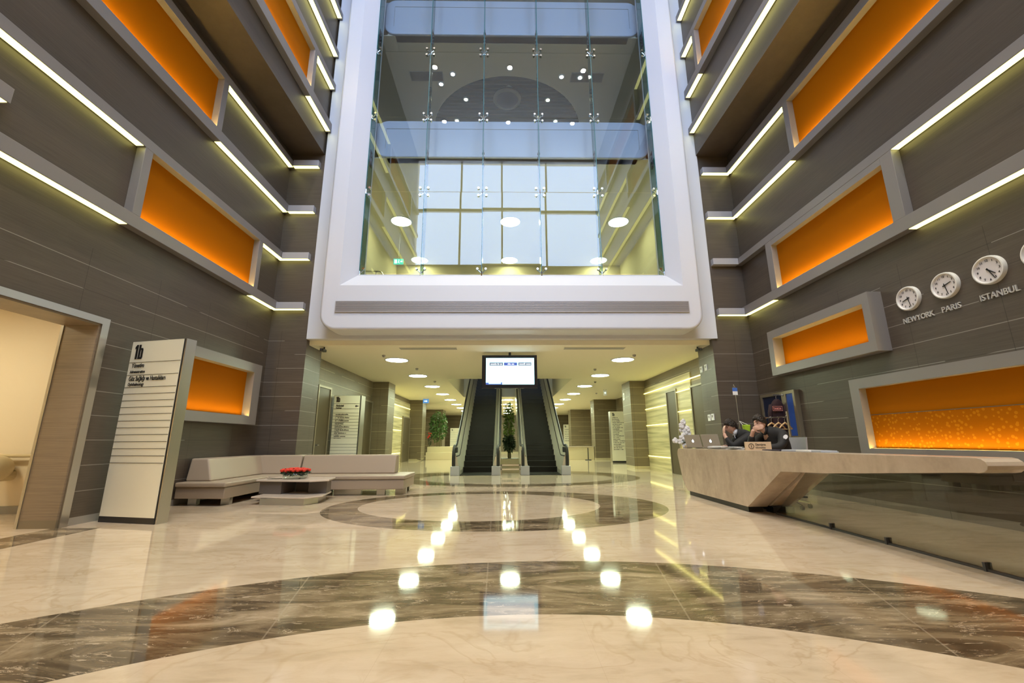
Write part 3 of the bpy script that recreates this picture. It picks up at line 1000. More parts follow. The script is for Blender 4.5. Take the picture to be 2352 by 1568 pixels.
hall_door('door_2', HL, 13.13, 13.98, 2.78, 1)
hall_door('door_3', HL, 17.1, 18.45, 2.74, 1)
hall_door('door_4', -5.90, 25.2, 26.9, 2.5, 1)
hall_door('door_5', HR, 14.98, 15.82, 2.84, -1)
hall_door('door_6', HR, 12.75, 13.68, 2.78, -1)

for x, y, z, nm in ((5.325, 19.35, 3.06, 'nearer right hall column'), (5.495, 27.6, 3.0, 'farther right hall column')):
    t = thing('wall_sign', (x, y, z - .15), 'small white sign plate high on the ' + nm, 'sign')
    Bx((x - .012, y - .12, z - .16), (x + .004, y + .12, z + .16)).build('plate', M_PAPER, t)
    Bx((x - .015, y - .05, z - .08), (x - .012, y + .05, z + .08)).build('symbol', M_GREY, t)
# ceiling slots, smoke heads
for x0, x1, nm in ((-2.90, -1.34, 'left'), (1.63, 3.30, 'right')):
    t = thing('ceiling_vent', ((x0 + x1) / 2, 11.65, ZH - .02), 'long narrow slot vent at front of the inner hall ceiling, %s one' % nm, 'air vent', 'slot vents of the hall ceiling')
    Bx((x0, 11.55, ZH - .012), (x1, 11.78, ZH - .001)).build('slot', M_GREY, t)
    Bx((x0 - .02, 11.53, ZH - .006), (x1 + .02, 11.80, ZH - .002)).build('frame', M_CEIL, t)
for x, y, nm in ((-3.6, 12.6, 'front left'), (3.85, 12.6, 'front right'), (-3.1, 15.0, 'second at left'), (3.2, 15.2, 'second at right'), (-3.0, 18.3, 'third at left'), (3.9, 18.6, 'third at right'), (4.9, 23.2, 'far right')):
    o = MB().lathe((x, y, ZH), [(.05, 0), (.05, -.03), (.03, -.06), (.015, -.065)], 14).build('smoke_detector', M_GREY, None, smooth=True, angle=50)
    tag(o, 'tiny grey smoke head on the inner hall ceiling, ' + nm, 'smoke detector', 'smoke heads')
for x, s, nm in ((-4.90, 1, 'left'), (5.27, -1, 'right')):
    t = thing('security_camera', (x, 11.45, ZH - .12), 'small black security camera under the white shell at %s hall corner' % nm, 'security camera', 'security cameras')
    MB().cyl((x, 11.5, ZH), (x, 11.5, ZH - .08), .02).build('bracket', M_BLACK, t)
    Bx((x - .05, 11.33, ZH - .13), (x + .05, 11.55, ZH - .06)).build('body', M_BLACK, t, bevel=.01)
    MB().cyl((x, 11.34, ZH - .095), (x, 11.30, ZH - .095), .03).build('lens', M_DARKSTEEL, t)


def hang_sign(x, y, z, w_, h_, m, label):
    t = thing('hanging_sign', (x, y, z - h_), label, 'sign')
    Bx((x - w_ / 2, y - .03, z - h_), (x + w_ / 2, y + .03, z)).build('panel', m, t)
    mm = MB(); mm.box((x - w_ * .28, y - .035, z - h_ * .62), (x + w_ * .05, y - .031, z - h_ * .38)).prism([(x + w_ * .05, y - .035, z - h_ * .25), (x + w_ * .05, y - .035, z - h_ * .75), (x + w_ * .3, y - .035, z - h_ * .5)], (0, .004, 0))
    mm.build('arrow', M_EXITW, t)
    mm = MB(); mm.cyl((x - w_ * .35, y, z), (x - w_ * .35, y, ZH), .01, .01, 6).cyl((x + w_ * .35, y, z), (x + w_ * .35, y, ZH), .01, .01, 6)
    mm.build('hanger', M_GREY, t)


hang_sign(-4.75, 26.0, 3.60, .34, .24, M_BLUESIGN, 'small blue lit sign under the ceiling at left of the hall')
hang_sign(5.0, 21.6, 3.60, .16, .26, M_PAPER, 'tiny white sign under the ceiling at right of the hall')

# ------------------------------------------------------------------ escalators


def escalator(xc, label):
    t = thing('escalator', (xc, 15.4, 0), label, 'escalator', 'pair of escalators')
    run, rise = .346, .2
    ys = 16.75
    zt = 4.9
    path = [(15.62, 0), (16.5, 0)]
    for k in range(1, 6):
        a = math.radians(6 * k)
        path.append((16.5 + 1.0 * math.sin(a), 1.0 * (1 - math.cos(a))))
    y0, z0 = path[-1]
    path.append((y0 + (zt - z0) / math.tan(PI / 6), zt))
    Ytop = path[-1][0]
    nst = 24
    for k in range(nst):
        z = (k) * rise
        y = ys + k * run
        m = MB()
        m.box((xc - .545, y, z - .02), (xc + .545, y + run + .02, z + rise - .03))
        m.box((xc - .545, y - .012, z + rise - .03), (xc + .545, y + run + .03, z + rise))
        m.build('step', M_STEP, t)
    Bx((xc - .545, 15.45, 0), (xc + .545, 16.76, .015)).build('comb_plate', M_STEP, t)
    # steel truss below the steps
    tr = MB()
    pts = [(xc - .82, 16.9, .0), (xc - .82, 18.2, .0), (xc - .82, Ytop, zt - 1.35), (xc - .82, Ytop, zt - .1), (xc - .82, 17.0, .06)]
    tr.prism(pts, (1.64, 0, 0)); tr.build('truss', M_STEEL, t)

    def sweep(name, prof, m, pth, sm=False, closed=True):
        mb = MB(); N = len(prof)
        vs = [(x, y, z + h) for (y, z) in pth for (x, h) in prof]
        fs = []
        for i in range(len(pth) - 1):
            for k in range(N if closed else N - 1):
                j = (k + 1) % N
                fs.append([i * N + k, i * N + j, (i + 1) * N + j, (i + 1) * N + k])
        if closed:
            fs += [list(range(N)), [(len(pth) - 1) * N + k for k in range(N - 1, -1, -1)]]
        mb.add(vs, fs)
        o = mb.build(name, m, t, smooth=sm, angle=35)
        bm = bmesh.new(); bm.from_mesh(o.data); bmesh.ops.recalc_face_normals(bm, faces=bm.faces); bm.to_mesh(o.data); bm.free()
        return o
    for s in (-1, 1):
        X = lambda d: xc + s * d
        sweep('balustrade', [(X(.55), -.05), (X(.552), .15), (X(.575), .19), (X(.675), .62), (X(.69), .62), (X(.692), .64), (X(.775), .94), (X(.84), .945), (X(.85), -.05)], M_ESC, path)
        sweep('joint_strip', [(X(.672), .612), (X(.670), .635), (X(.690), .648), (X(.693), .612)], M_BLACK, path)
        # rubber handrail looping round the newel
        hp = []
        cy, cz, R = 15.78, .52, .47
        hp.append((X(.775), 16.3, .10))
        for k in range(0, 13):
            a = -PI / 2 - PI * k / 12
            hp.append((X(.775), cy + .62 * R * math.cos(a) * 1.0, cz + R * math.sin(a)))
        for (y, z) in path[1:]:
            hp.append((X(.815), y, z + .985))
        MB().tube(hp, .043, 8).build('handrail', M_RUBBER, t, smooth=True)
        m = MB()
        pr = [(X(.72), cy + .5 * R * math.cos(a) * 1.05, cz + R * .86 * math.sin(a)) for a in [PI / 2 + PI * k / 12 for k in range(13)]] + [(X(.72), 16.4, cz - R * .86), (X(.72), 16.4, cz + R * .86)]
        m.prism(pr, (s * .11, 0, 0)); m.build('newel_panel', M_BLACK, t)
        Bx((X(.555), 15.40, 0), (X(.86), 15.66, .30)).build('plinth', M_FRAME2, t, bevel=.01)
    return t


escalator(-1.03, 'left escalator with black steps and steel sides behind the screen')
escalator(1.385, 'right escalator with black steps and steel sides behind the screen')
t = thing('barrier_rail', (.18, 16.0, 0), 'low steel barrier between the bases of the two escalators', 'barrier')
mm = MB(); mm.box((-.17, 15.98, .28), (.53, 16.02, .33)).box((-.17, 15.98, .14), (.53, 16.02, .19)); mm.build('rail', M_CHROME, t)
mm = MB(); mm.box((-.17, 15.98, 0), (-.13, 16.02, .33)).box((.49, 15.98, 0), (.53, 16.02, .33)); mm.build('post', M_STEEL, t)

# ------------------------------------------------------------------ plants and planters


def foliage(n, c, r, size, rng, droop=.3, shape=None):
    m = MB()
    for _ in range(n):
        while True:
            p = Vector((rng.uniform(-1, 1), rng.uniform(-1, 1), rng.uniform(-1, 1)))
            if p.length < 1 and (shape is None or shape(p)): break
        q = Vector((c[0] + p.x * r[0], c[1] + p.y * r[1], c[2] + p.z * r[2]))
        d = Vector((p.x + rng.uniform(-.6, .6), p.y + rng.uniform(-.6, .6), rng.uniform(-droop - .5, .5))).normalized()
        sd = d.cross(Vector((rng.uniform(-1, 1), rng.uniform(-1, 1), rng.uniform(-1, 1)))).normalized()
        L = size * rng.uniform(.7, 1.3); wd = L * .26
        m.add([q, q + d * L * .45 + sd * wd, q + d * L + Vector((0, 0, -L * .15)), q + d * L * .45 - sd * wd], [(0, 1, 2, 3)])
    return m


def stems(n, c, r, z0, z1, rng, rad=.012):
    m = MB()
    for _ in range(n):
        x, y = c[0] + rng.uniform(-r, r) * .4, c[1] + rng.uniform(-r, r) * .4
        dx, dy = rng.uniform(-r, r) * .5, rng.uniform(-r, r) * .5
        m.tube([(x, y, z0), (x + dx * .4, y + dy * .4, z0 + (z1 - z0) * .5), (x + dx, y + dy, z1)], [rad, rad * .8, rad * .4], 6)
    return m


rg = random.Random(11)
t = thing('planter', (.2, 21.5, 0), 'cream stone planter box between the two escalators', 'planter')
mm = MB(); mm.box((-.32, 21.0, 0), (.76, 22.1, .32)); mm.build('box', M_CREAMSTONE, t, bevel=.01)
Bx((-.27, 21.05, .32), (.71, 22.05, .335)).build('soil', M_STEM, t)
t = thing('bamboo_plant', (.2, 21.9, .335), 'tall bright green bushy plant between the two escalators', 'plant')
stems(14, (.18, 21.75), .2, .335, 2.6, rg).build('stems', M_STEM, t)
foliage(800, (.18, 21.75, 2.0), (.23, .24, 1.05), .12, rg).build('foliage', M_GREEN2, t)
t = thing('round_shrub', (.2, 21.3, .335), 'dark round shrub in front of the bamboo between escalators', 'plant')
stems(5, (.2, 21.25), .1, .335, 1.0, rg, .02).build('stems', M_STEM, t)
foliage(600, (.18, 21.2, 1.05), (.26, .13, .42), .12, rg).build('foliage', M_DKGREEN, t)

t = thing('planter', (-4.2, 28.9, 0), 'stepped cream stone planter at left of the hall under a tall plant', 'planter')
Bx((-5.05, 28.3, 0), (-2.6, 28.75, .46)).build('bench', M_CREAMSTONE, t, bevel=.01)
Bx((-5.05, 28.75, 0), (-2.6, 30.0, .80)).build('box', M_CREAMSTONE, t, bevel=.01)
t = thing('leafy_plant', (-4.6, 29.3, .8), 'tall bushy green plant on the stepped planter at left', 'plant')
stems(12, (-4.45, 29.35), .4, .8, 2.7, rg, .015).build('stems', M_STEM, t)
foliage(1100, (-4.45, 29.35, 2.12), (.55, .42, 1.02), .16, rg).build('foliage', M_GREEN, t)
t = thing('flowering_plant', (-4.93, 28.93, .8), 'small plant with red flowers at left of the tall bushy plant', 'plant')
stems(6, (-4.93, 28.93), .1, .8, 1.5, rg).build('stems', M_STEM, t)
foliage(120, (-4.93, 28.93, 1.25), (.09, .1, .36), .08, rg).build('foliage', M_DKGREEN, t)
mm = MB()
for k in range(8):
    mm.ball((-4.93 + rg.uniform(-.12, .12), 28.83 + rg.uniform(-.04, .06), 1.45 + rg.uniform(-.15, .2)), .045, 8, 6)
mm.build('flowers', M_RED, t, smooth=True)
t = thing('planter', (4.5, 27.6, 0), 'long cream stone planter wall at right of the hall before the far columns', 'planter')
Bx((3.7, 27.4, 0), (5.48, 27.9, .76)).build('box', M_CREAMSTONE, t, bevel=.01)
Bx((3.66, 27.36, .76), (5.48, 27.94, .80)).build('coping', M_TABLETOP, t)
t = thing('queue_post', (5.0, 26.9, 0), 'thin dark post standing before the right planter wall', 'post')
MB().cyl((5.0, 26.9, 0), (5.0, 26.9, .72), .025).build('pole', M_BLACK, t)
MB().cyl((5.0, 26.9, 0), (5.0, 26.9, .03), .2, .18, 20).build('base', M_BLACK, t)

# ------------------------------------------------------------------ directory totems


def scribble(m, x, z, wd, h, rng, P):
    """one line of lettering too small to read: a row of uneven marks"""
    c = 0
    while c < wd:
        a = rng.uniform(.35, .8) * h
        if rng.random() < .14 and c > 0:
            c += .5 * h
            continue
        hh_ = h * rng.choice((.7, .7, .7, 1.0))
        m.add([P(x + c, z), P(x + c + a, z), P(x + c + a, z + hh_), P(x + c, z + hh_)], [(0, 1, 2, 3)])
        c += a + .16 * h


def totem(base, ang, wd, dp, H, label, kind, k0):
    t = thing('directory_totem', (base[0], base[1], 0), label, 'sign pillar', None)
    R = Vector((math.cos(ang), math.sin(ang), 0)); D = Vector((-math.sin(ang), math.cos(ang), 0))
    B = Vector((base[0], base[1], 0))
    Mx = Matrix(((R.x, D.x, 0, B.x), (R.y, D.y, 0, B.y), (0, 0, 1, 0), (0, 0, 0, 1)))
    MB().box((.0, .0, 0), (wd, dp, H), Mx).build('body', M_STEEL, t)
    MB().box((.012, -.012, .085), (wd - .04, .001, H - .006), Mx).build('face', M_SIGN, t)
    MB().box((.008, -.012, 0), (wd - .03, .001, .085), Mx).build('kick_plate', M_BLACK, t)
    MB().box((wd - .039, -.008, .085), (wd - .026, .001, H - .004), Mx).build('edge_groove', M_INK, t)
    P = lambda x, z: Mx @ Vector((x, -.0165, z))
    rl = MB()
    for z in kind['rules']:
        rl.add([P(.012, z - .004), P(wd - .04, z - .004), P(wd - .04, z + .004), P(.012, z + .004)], [(0, 1, 2, 3)])
    rl.build('rules', M_INK2, t)
    rng = random.Random(k0)
    tx = MB()
    (_, x, z, h, _, _) = kind['text'][0]
    for poly in (((.12, 0), (.33, 0), (.33, 1), (.16, 1), (.02, .85), (.02, .70), (.12, .74)), ((.40, 0), (.60, 0), (.60, 1), (.40, 1)),
                 ((.60, .63), (.86, .63), (.80, .76), (.60, .76)), ((.60, 0), (.80, 0), (.86, .13), (.60, .13)), ((.67, .13), (.86, .13), (.86, .63), (.67, .63))):
        tx.prism([P(x + a * h * .86, z + b * h) for a, b in poly], -D * .002)
    tx.build('block_number', M_INK, t)
    for (s, x, z, h, xs, bold) in kind['text'][2:]:
        MB().text(s, P(x, z), R, (0, 0, 1), h, xs, bold, .003).build('text_line', M_INK, t)
    for (x, z, wdd, h) in kind.get('scrib', ()):
        tx = MB()
        scribble(tx, x, z, wdd, h, rng, P)
        tx.build('text_line', M_INK, t)
    if kind.get('arrow'):
        ax, az, al = kind['arrow']
        tx = MB()
        tx.add([P(ax, az), P(ax + al * .45, az + al * .38), P(ax + al * .45, az + al * .14), P(ax + al, az + al * .14), P(ax + al, az - al * .14), P(ax + al * .45, az - al * .14), P(ax + al * .45, az - al * .38)], [(0, 6, 5, 4, 3, 2, 1)])
        tx.build('arrow', M_INK, t)


f = .988
totem((-6.143 * f, 7.044 * f), math.atan2(-.254, 1.054), 1.075, .17, 2.75,
      'tall cream directory pillar marked 1b beside the left opening, steel edged',
      dict(rules=[2.40, 2.195, 2.00] + [1.895 - .1045 * k for k in range(11)],
           text=[('1', .085, 2.455, .235, .62, .045), ('b', .170, 2.455, .235, .66, .045), ('Yönetim', .085, 2.318, .07, .72, .022), ('Administration', .07, 2.228, .045, .78, .02),
                 ('Göz Sağlığı ve Hastalıkları', .075, 2.105, .072, .66, .022), ('Ophthalmology', .075, 2.025, .048, .74, .02)]), 1)
lines2 = []
z = 1.985
rr = random.Random(5)
for k in range(8):
    lines2 += [(.10, z, rr.uniform(.25, .48), .035), (.10, z - .05, rr.uniform(.12, .3), .018)]
    z -= .098
totem((-5.58, 14.2), 0, .89, .4, 2.615, 'directory pillar with arrow and 1b between brown doors at left of the hall',
      dict(rules=[2.35, 2.18] + [2.05 - .098 * k for k in range(9)] + [1.07 - .095 * k for k in range(4)],
           text=[('1', .08, 2.40, .17, .62, .045), ('b', .145, 2.40, .175, .66, .05), ('Radyoloji', .10, 2.26, .06, .75, .03), ('Radiology', .10, 2.195, .042, .75, .02)],
           scrib=lines2, arrow=(.70, 2.27, .11)), 2)
lines3 = [(.10, 2.33 - .088 * k, rr.uniform(.3, .62), .04) for k in range(20)]
totem((5.67, 23.6), 0, .98, .4, 2.68, 'directory pillar with many lines of text behind the right hall column',
      dict(rules=[], text=[('1', .105, 2.43, .17, .62, .045), ('b', .17, 2.43, .175, .66, .05)], scrib=lines3), 3)
totem((5.35, 40.5), 0, .95, .4, 2.6, 'small far directory pillar at the right end of the hall',
      dict(rules=[2.2 - .2 * k for k in range(6)], text=[('1', .12, 2.33, .17, .62, .05), ('b', .17, 2.33, .175, .66, .05)], scrib=[(.1, 2.1 - .2 * k, .5, .05) for k in range(6)]), 4)
totem((-5.0, 40.0), 0, .95, .4, 2.3, 'small far directory pillar at the left end of the hall',
      dict(rules=[1.9 - .2 * k for k in range(5)], text=[('1', .12, 2.05, .15, .62, .05), ('b', .17, 2.05, .155, .66, .05)]), 5)

# ------------------------------------------------------------------ hanging screen
t = thing('hanging_screen', (.13, 12.25, 2.6), 'large lit flat screen hung from the ceiling before the escalators', 'screen')
sx0, sx1, sz0, sz1, sy = -.67, .91, 2.60, 3.555, 12.2
Bx((sx0, sy, sz0), (sx1, sy + .12, sz1)).build('housing', M_BEZEL, t, bevel=.012)
px0, px1, pz0, pz1 = sx0 + .115, sx1 - .085, sz0 + .105, sz1 - .085
Bx((px0, sy - .004, pz0), (px1, sy - .001, pz1)).build('display', M_SCREEN, t)
pw, ph = px1 - px0, pz1 - pz0
Bx((px0 + .06 * pw, sy - .006, pz0 + .2 * ph), (px1 - .07 * pw, sy - .0045, pz1 - .31 * ph)).build('display_page', M_SCRWHITE, t)
for k, (a, b, m_) in enumerate(((.075, .352, M_SCRDARK), (.375, .645, M_SCRBLUE), (.672, .94, M_SCRDARK))):
    hd = Bx((px0 + a * pw, sy - .006, pz1 - .285 * ph), (px0 + b * pw, sy - .0045, pz1 - .175 * ph)).build('heading_box', m_, t)
    tm = MB(); rng = random.Random(20 + k)
    P = lambda x, z: Vector((x, sy - .0075, z))
    off = .02 if k != 1 else .075
    scribble(tm, px0 + (a + off) * pw, pz1 - .255 * ph, (b - a - 2 * off) * pw, .055 * ph * 1.0, rng, P)
    tm.build('heading_text', M_SCRWHITE, t)
mm = MB(); mm.box((px0, sy - .007, pz0), (px0 + .06 * pw, sy - .0045, pz0 + .07 * ph)).box((px0 + .06 * pw, sy - .007, pz0), (px0 + .31 * pw, sy - .0045, pz0 + .025 * ph)).box((px0 + .31 * pw, sy - .007, pz0), (px0 + .335 * pw, sy - .0045, pz0 + .08 * ph))
mm.build('display_corner', M_SCRBLUE, t)
MB().cyl((.13, sy + .06, sz1), (.13, sy + .06, ZH), .035).build('mount', M_BLACK, t)

# ------------------------------------------------------------------ clocks and city names


def clock(y, hh_, mm_, name, group, label):
    X = XR; r = .197; z = 3.365
    t = thing('wall_clock', (X - .03, y, z - r), label, 'clock', group)
    # local frame on the right wall: right = -y, up = z, out = -x
    P = lambda a, b, o: Vector((X - o, y - a, z + b))
    m = MB(); n = 40
    prof = [(r, .0), (r, .035), (r * .97, .055), (r * .90, .058), (r * .86, .045), (r * .85, .03)]
    vs = [P(q * math.cos(2 * PI * k / n), q * math.sin(2 * PI * k / n), o) for q, o in prof for k in range(n)]
    fs = [[i * n + k, i * n + (k + 1) % n, (i + 1) * n + (k + 1) % n, (i + 1) * n + k] for i in range(len(prof) - 1) for k in range(n)]
    m.add(vs, fs); m.build('case', M_CLOCKW, t, smooth=True, angle=50)
    m = MB(); m.add([P(r * .86 * math.cos(2 * PI * k / n), r * .86 * math.sin(2 * PI * k / n), .032) for k in range(n)], [list(range(n))]); m.build('dial', M_DIAL, t)
    m = MB()
    for h in range(1, 13):
        a = PI / 2 - 2 * PI * h / 12
        m.text(str(h), P(.68 * r * math.cos(a), .68 * r * math.sin(a) - .014, .034), (0, -1, 0), (0, 0, 1), .03, 1, .01, .002, 'CENTER')
    m.build('numerals', M_INK, t)
    for nm, a, L, wd in (('hour_hand', PI / 2 - 2 * PI * ((hh_ % 12) + mm_ / 60) / 12, .52 * r, .009), ('minute_hand', PI / 2 - 2 * PI * mm_ / 60, .74 * r, .006)):
        m = MB()
        d = (math.cos(a), math.sin(a)); nn = (-d[1], d[0])
        q = [(-d[0] * .03 + nn[0] * wd, -d[1] * .03 + nn[1] * wd), (d[0] * L + nn[0] * wd * .6, d[1] * L + nn[1] * wd * .6), (d[0] * L - nn[0] * wd * .6, d[1] * L - nn[1] * wd * .6), (-d[0] * .03 - nn[0] * wd, -d[1] * .03 - nn[1] * wd)]
        m.prism([P(a_, b_, .038) for a_, b_ in q], (-.004, 0, 0)); m.build(nm, M_INK, t)
    if name:
        m = MB()
        m.text(name[0], (X - .001, name[1], 2.985), (0, -1, 0), (0, 0, 1), name[2], name[3], .008, .018)
        o = m.build('city_letters', M_LETTER)
        tag(o, 'raised silver letters spelling %s under a wall clock' % name[0], 'lettering')


clock(6.555, 8, 28, ('NEWYORK', 6.74, .085, .86), 'world clocks on the right wall', 'white round wall clock above the NEWYORK letters')
clock(5.955, 14, 28, ('PARIS', 6.10, .085, .95), 'world clocks on the right wall', 'white round wall clock above the PARIS letters')
clock(5.36, 16, 26, ('ISTANBUL', 5.565, .085, .86), 'world clocks on the right wall', 'white round wall clock above the ISTANBUL letters')
clock(4.78, 22, 26, None, 'world clocks on the right wall', 'white round wall clock cut off by the right picture edge')

# ------------------------------------------------------------------ sofa, coffee table, flowers
t = thing('corner_sofa', (-4.5, 9.6, 0), 'long L shaped taupe leather corner sofa by left wall', 'sofa')
zs = .42
seat = [(-6.15, 8.50), (-5.17, 8.42), (-5.17, 9.90), (-2.21, 9.90), (-2.21, 11.06), (-6.15, 11.06)]
basep = [(-6.15, 8.54), (-5.19, 8.46), (-5.19, 9.92), (-2.23, 9.92), (-2.23, 11.04), (-6.15, 11.04)]
MB().prism([(x, y, .335) for x, y in seat], (0, 0, .085)).build('seat_cushion', M_SOFA, t, bevel=.025, seg=3)
MB().prism([(x, y, .13) for x, y in basep], (0, 0, .20)).build('base', M_SOFA2, t, bevel=.012)
bk = MB()
bk.prism([(-5.66, 8.76, .42), (-5.82, 8.84, .84), (-6.15, 8.84, .84), (-6.15, 8.76, .42)], (0, 1.92, 0))
bk.build('backrest', M_SOFA, t, bevel=.03, seg=3)
bk = MB(); bk.prism([(-5.9, 10.58, .42), (-5.9, 10.70, .84), (-5.9, 11.0, .84), (-5.9, 11.0, .42)], (1.07, 0, 0)); bk.build('backrest', M_SOFA, t, bevel=.03, seg=3)
bk = MB(); bk.prism([(-4.80, 10.58, .42), (-4.80, 10.70, .84), (-4.80, 11.0, .84), (-4.80, 11.0, .42)], (2.20, 0, 0)); bk.build('backrest', M_SOFA, t, bevel=.03, seg=3)
for (x, y, wx_) in ((-5.95, 8.8, .08), (-5.3, 8.75, .08), (-3.5, 10.15, .3), (-2.75, 10.1, .09), (-2.36, 10.3, .12), (-2.4, 10.9, .1), (-5.9, 10.8, .1), (-4.2, 10.9, .1)):
    Bx((x - wx_, y - .05, 0), (x + wx_, y + .05, .13)).build('foot', M_STEEL, t)

t = thing('coffee_table', (-4.3, 9.2, 0), 'low angular coffee table with pale stone top and open shelf', 'coffee table')
top = [(-5.05, 9.02), (-3.79, 8.84), (-3.66, 9.85), (-4.95, 10.10)]
top = [(-4.96, 9.05), (-3.80, 8.82), (-3.50, 9.02), (-3.60, 9.62), (-4.88, 9.80)]
MB().prism([(x, y, .385) for x, y in top], (0, 0, .035)).build('table_top', M_TABLETOP, t, bevel=.008)
sh = [(-4.80, 8.66), (-3.72, 8.47), (-3.50, 8.78), (-3.62, 9.5), (-4.8, 9.65)]
MB().prism([(x, y, .12) for x, y in sh], (0, 0, .028)).build('shelf', M_TABLETOP, t, bevel=.006)
bp = [(-4.60, 8.60), (-3.74, 8.52), (-3.62, 8.86), (-3.72, 9.5), (-4.6, 9.65)]
MB().prism([(x, y, 0) for x, y in bp], (0, 0, .12)).build('plinth', M_STEEL, t, bevel=.004)
MB().prism([(x, y, .148) for x, y in ((-4.9, 9.1), (-4.42, 9.0), (-4.38, 9.6), (-4.80, 9.66))], (0, 0, .237)).build('side_panel', M_TABLEWOOD, t)
MB().prism([(x, y, .148) for x, y in ((-3.95, 9.15), (-3.56, 9.08), (-3.64, 9.5), (-3.9, 9.52))], (0, 0, .237)).build('side_panel', M_TABLEWOOD, t)
MB().prism([(x, y, .148) for x, y in ((-4.36, 9.5), (-3.92, 9.45), (-3.92, 9.52), (-4.36, 9.57))], (0, 0, .237)).build('back_panel', M_TABLEWOOD, t)

fx, fy = -4.28, 9.25
t = thing('flower_bowl', (fx, fy, .42), 'clear glass bowl packed with red flowers on the coffee table', 'flowers')
MB().lathe((fx, fy, .42), [(.20, .002), (.235, .03), (.245, .12), (.24, .12), (.225, .035), (.19, .012)], 28).build('bowl', M_VASE, t, smooth=True)
lf = foliage(300, (fx, fy, .540), (.23, .23, .045), .075, rg, -.2); lf.build('leaves', M_DKGREEN, t)
for k in range(34):
    a = k * 2.399; r = .255 * math.sqrt((k + .5) / 34)
    m = MB(); cx_, cy_, cz_ = fx + r * math.cos(a), fy + r * math.sin(a), .585 + .03 * (1 - r / .26) + rg.uniform(-.008, .008)
    m.ball((cx_, cy_, cz_), (.042, .042, .030), 10, 6)
    for q in range(5):
        b = q * 2 * PI / 5 + k
        m.ball((cx_ + .026 * math.cos(b), cy_ + .026 * math.sin(b), cz_ + .008), (.022, .022, .022), 6, 5)
    m.build('flower', M_RED, t, smooth=True)
tag(MB().prism([(-4.80, 9.16, .421), (-4.58, 9.12, .421), (-4.55, 9.27, .421), (-4.77, 9.31, .421)], (0, 0, .006)).build('magazine', M_INK2), 'dark thin magazine lying on coffee table beside flower bowl', 'magazine')

# ------------------------------------------------------------------ reception desk
DX0, DX1 = 3.95, 4.27
t = thing('reception_desk', (4.2, 7.5, 0), 'long cantilevered limestone reception desk with sloping leg at right', 'reception desk')
pr = []
R = .14
pr += [(10.19 + .0, .965 - R), (10.0, .30), (9.78, .085), (7.40, .085), (6.40, .70)]
pr += [(5.47, .742), (3.75, .868)]
for k in range(7):
    a = -PI / 2 - PI * k / 6
    pr.append((3.70 + .062 * math.cos(a) * 1.4, .931 + .063 * math.sin(a)))
pr += [(5.4, .987)]
pr += [(10.05, .968)]
for k in range(1, 5):
    a = PI / 2 - PI / 2 * k / 5
    pr.append((10.05 + R * math.cos(a), .968 - R + R * math.sin(a)))
MB().prism([(DX0, y, z) for y, z in pr], (DX1 - DX0, 0, 0)).build('counter', M_STONE, t, bevel=.004)
MB().prism([(DX0 + .03, y, z) for y, z in ((9.74, .0), (9.74, .085), (7.44, .085), (7.44, 0))], (.24, 0, 0)).build('toe_kick', M_BLACK, t)
MB().prism([(DX1 + .035, y, z) for y, z in ((7.52, .10), (7.36, .10), (6.42, .66), (6.42, .90), (7.52, .90))], (.36, 0, 0)).build('inner_leg', M_STONE, t)
Bx((DX1 + .035, 7.3, 0), (DX1 + .38, 7.5, .10)).build('toe_kick', M_BLACK, t)
MB().prism([(DX1 + .002, y, z) for y, z in ((10.05, .90), (9.95, .12), (7.63, .12), (7.63, .90))], (.03, 0, 0)).build('inner_panel', M_DOORBROWN, t)
Bx((DX1 + .06, 6.75, .905), (4.68, 10.1, .945)).build('worktop', M_STONE, t, bevel=.005)
MB().prism([(4.40, y, z) for y, z in ((10.05, .905), (10.05, .0), (9.95, 0), (9.95, .905))], (.2, 0, 0)).build('leg_panel', M_DOORBROWN, t)

t = thing('glass_screen', (4.3, 5.0, 0), 'low smoked glass screen under the desk overhang with metal channel', 'glass screen')
gp = [(7.2, .02), (2.2, .02), (2.2, .80), (3.75, .80), (3.75, .855), (5.47, .735), (6.35, .70)]
MB().prism([(4.285, y, z) for y, z in gp], (.012, 0, 0)).build('pane', M_DGLASS, t)
Bx((4.275, 2.2, 0), (4.312, 7.2, .022)).build('channel', M_DARKSTEEL, t)
for y in (6.01, 5.155, 4.133):
    Bx((4.262, y - .012, 0), (4.325, y + .012, .075)).build('clamp', M_DARKSTEEL, t)

# plaque on the counter
t = thing('desk_plaque', (4.1, 7.2, .985), 'beige information plaque standing on the reception counter', 'sign')
a = Vector((4.02, 7.36, 0)); b = Vector((4.22, 6.98, 0))
a = Vector((3.985, 7.30, .981)); ang = -.10
R_ = Vector((math.cos(ang), math.sin(ang), 0)); D_ = Vector((-math.sin(ang), math.cos(ang), 0))
Mx = Matrix(((R_.x, D_.x, 0, a.x), (R_.y, D_.y, 0, a.y), (0, 0, 1, a.z), (0, 0, 0, 1)))
MB().box((0, 0, 0), (.405, .05, .135), Mx).build('block', M_PLAQUE, t)
P = lambda x, z, o=-.003: Mx @ Vector((x, o, z))
m = MB()
ring = [P(.085 + .040 * math.cos(k * PI / 12), .066 + .040 * math.sin(k * PI / 12)) for k in range(24)]
m.tube(ring, .0045, 6, True)
m.text('i', P(.085, .043, -.001), R_, (0, 0, 1), .045, 1.2, .02, .003, 'CENTER')
m.build('info_symbol', M_INK2, t)
MB().text('Danışma', P(.15, .075, -.001), R_, (0, 0, 1), .034, .95, .012, .003).build('text_line', M_INK2, t)
MB().text('Information', P(.15, .030, -.001), R_, (0, 0, 1), .026, .9, .008, .003).build('text_line', M_INK2, t)


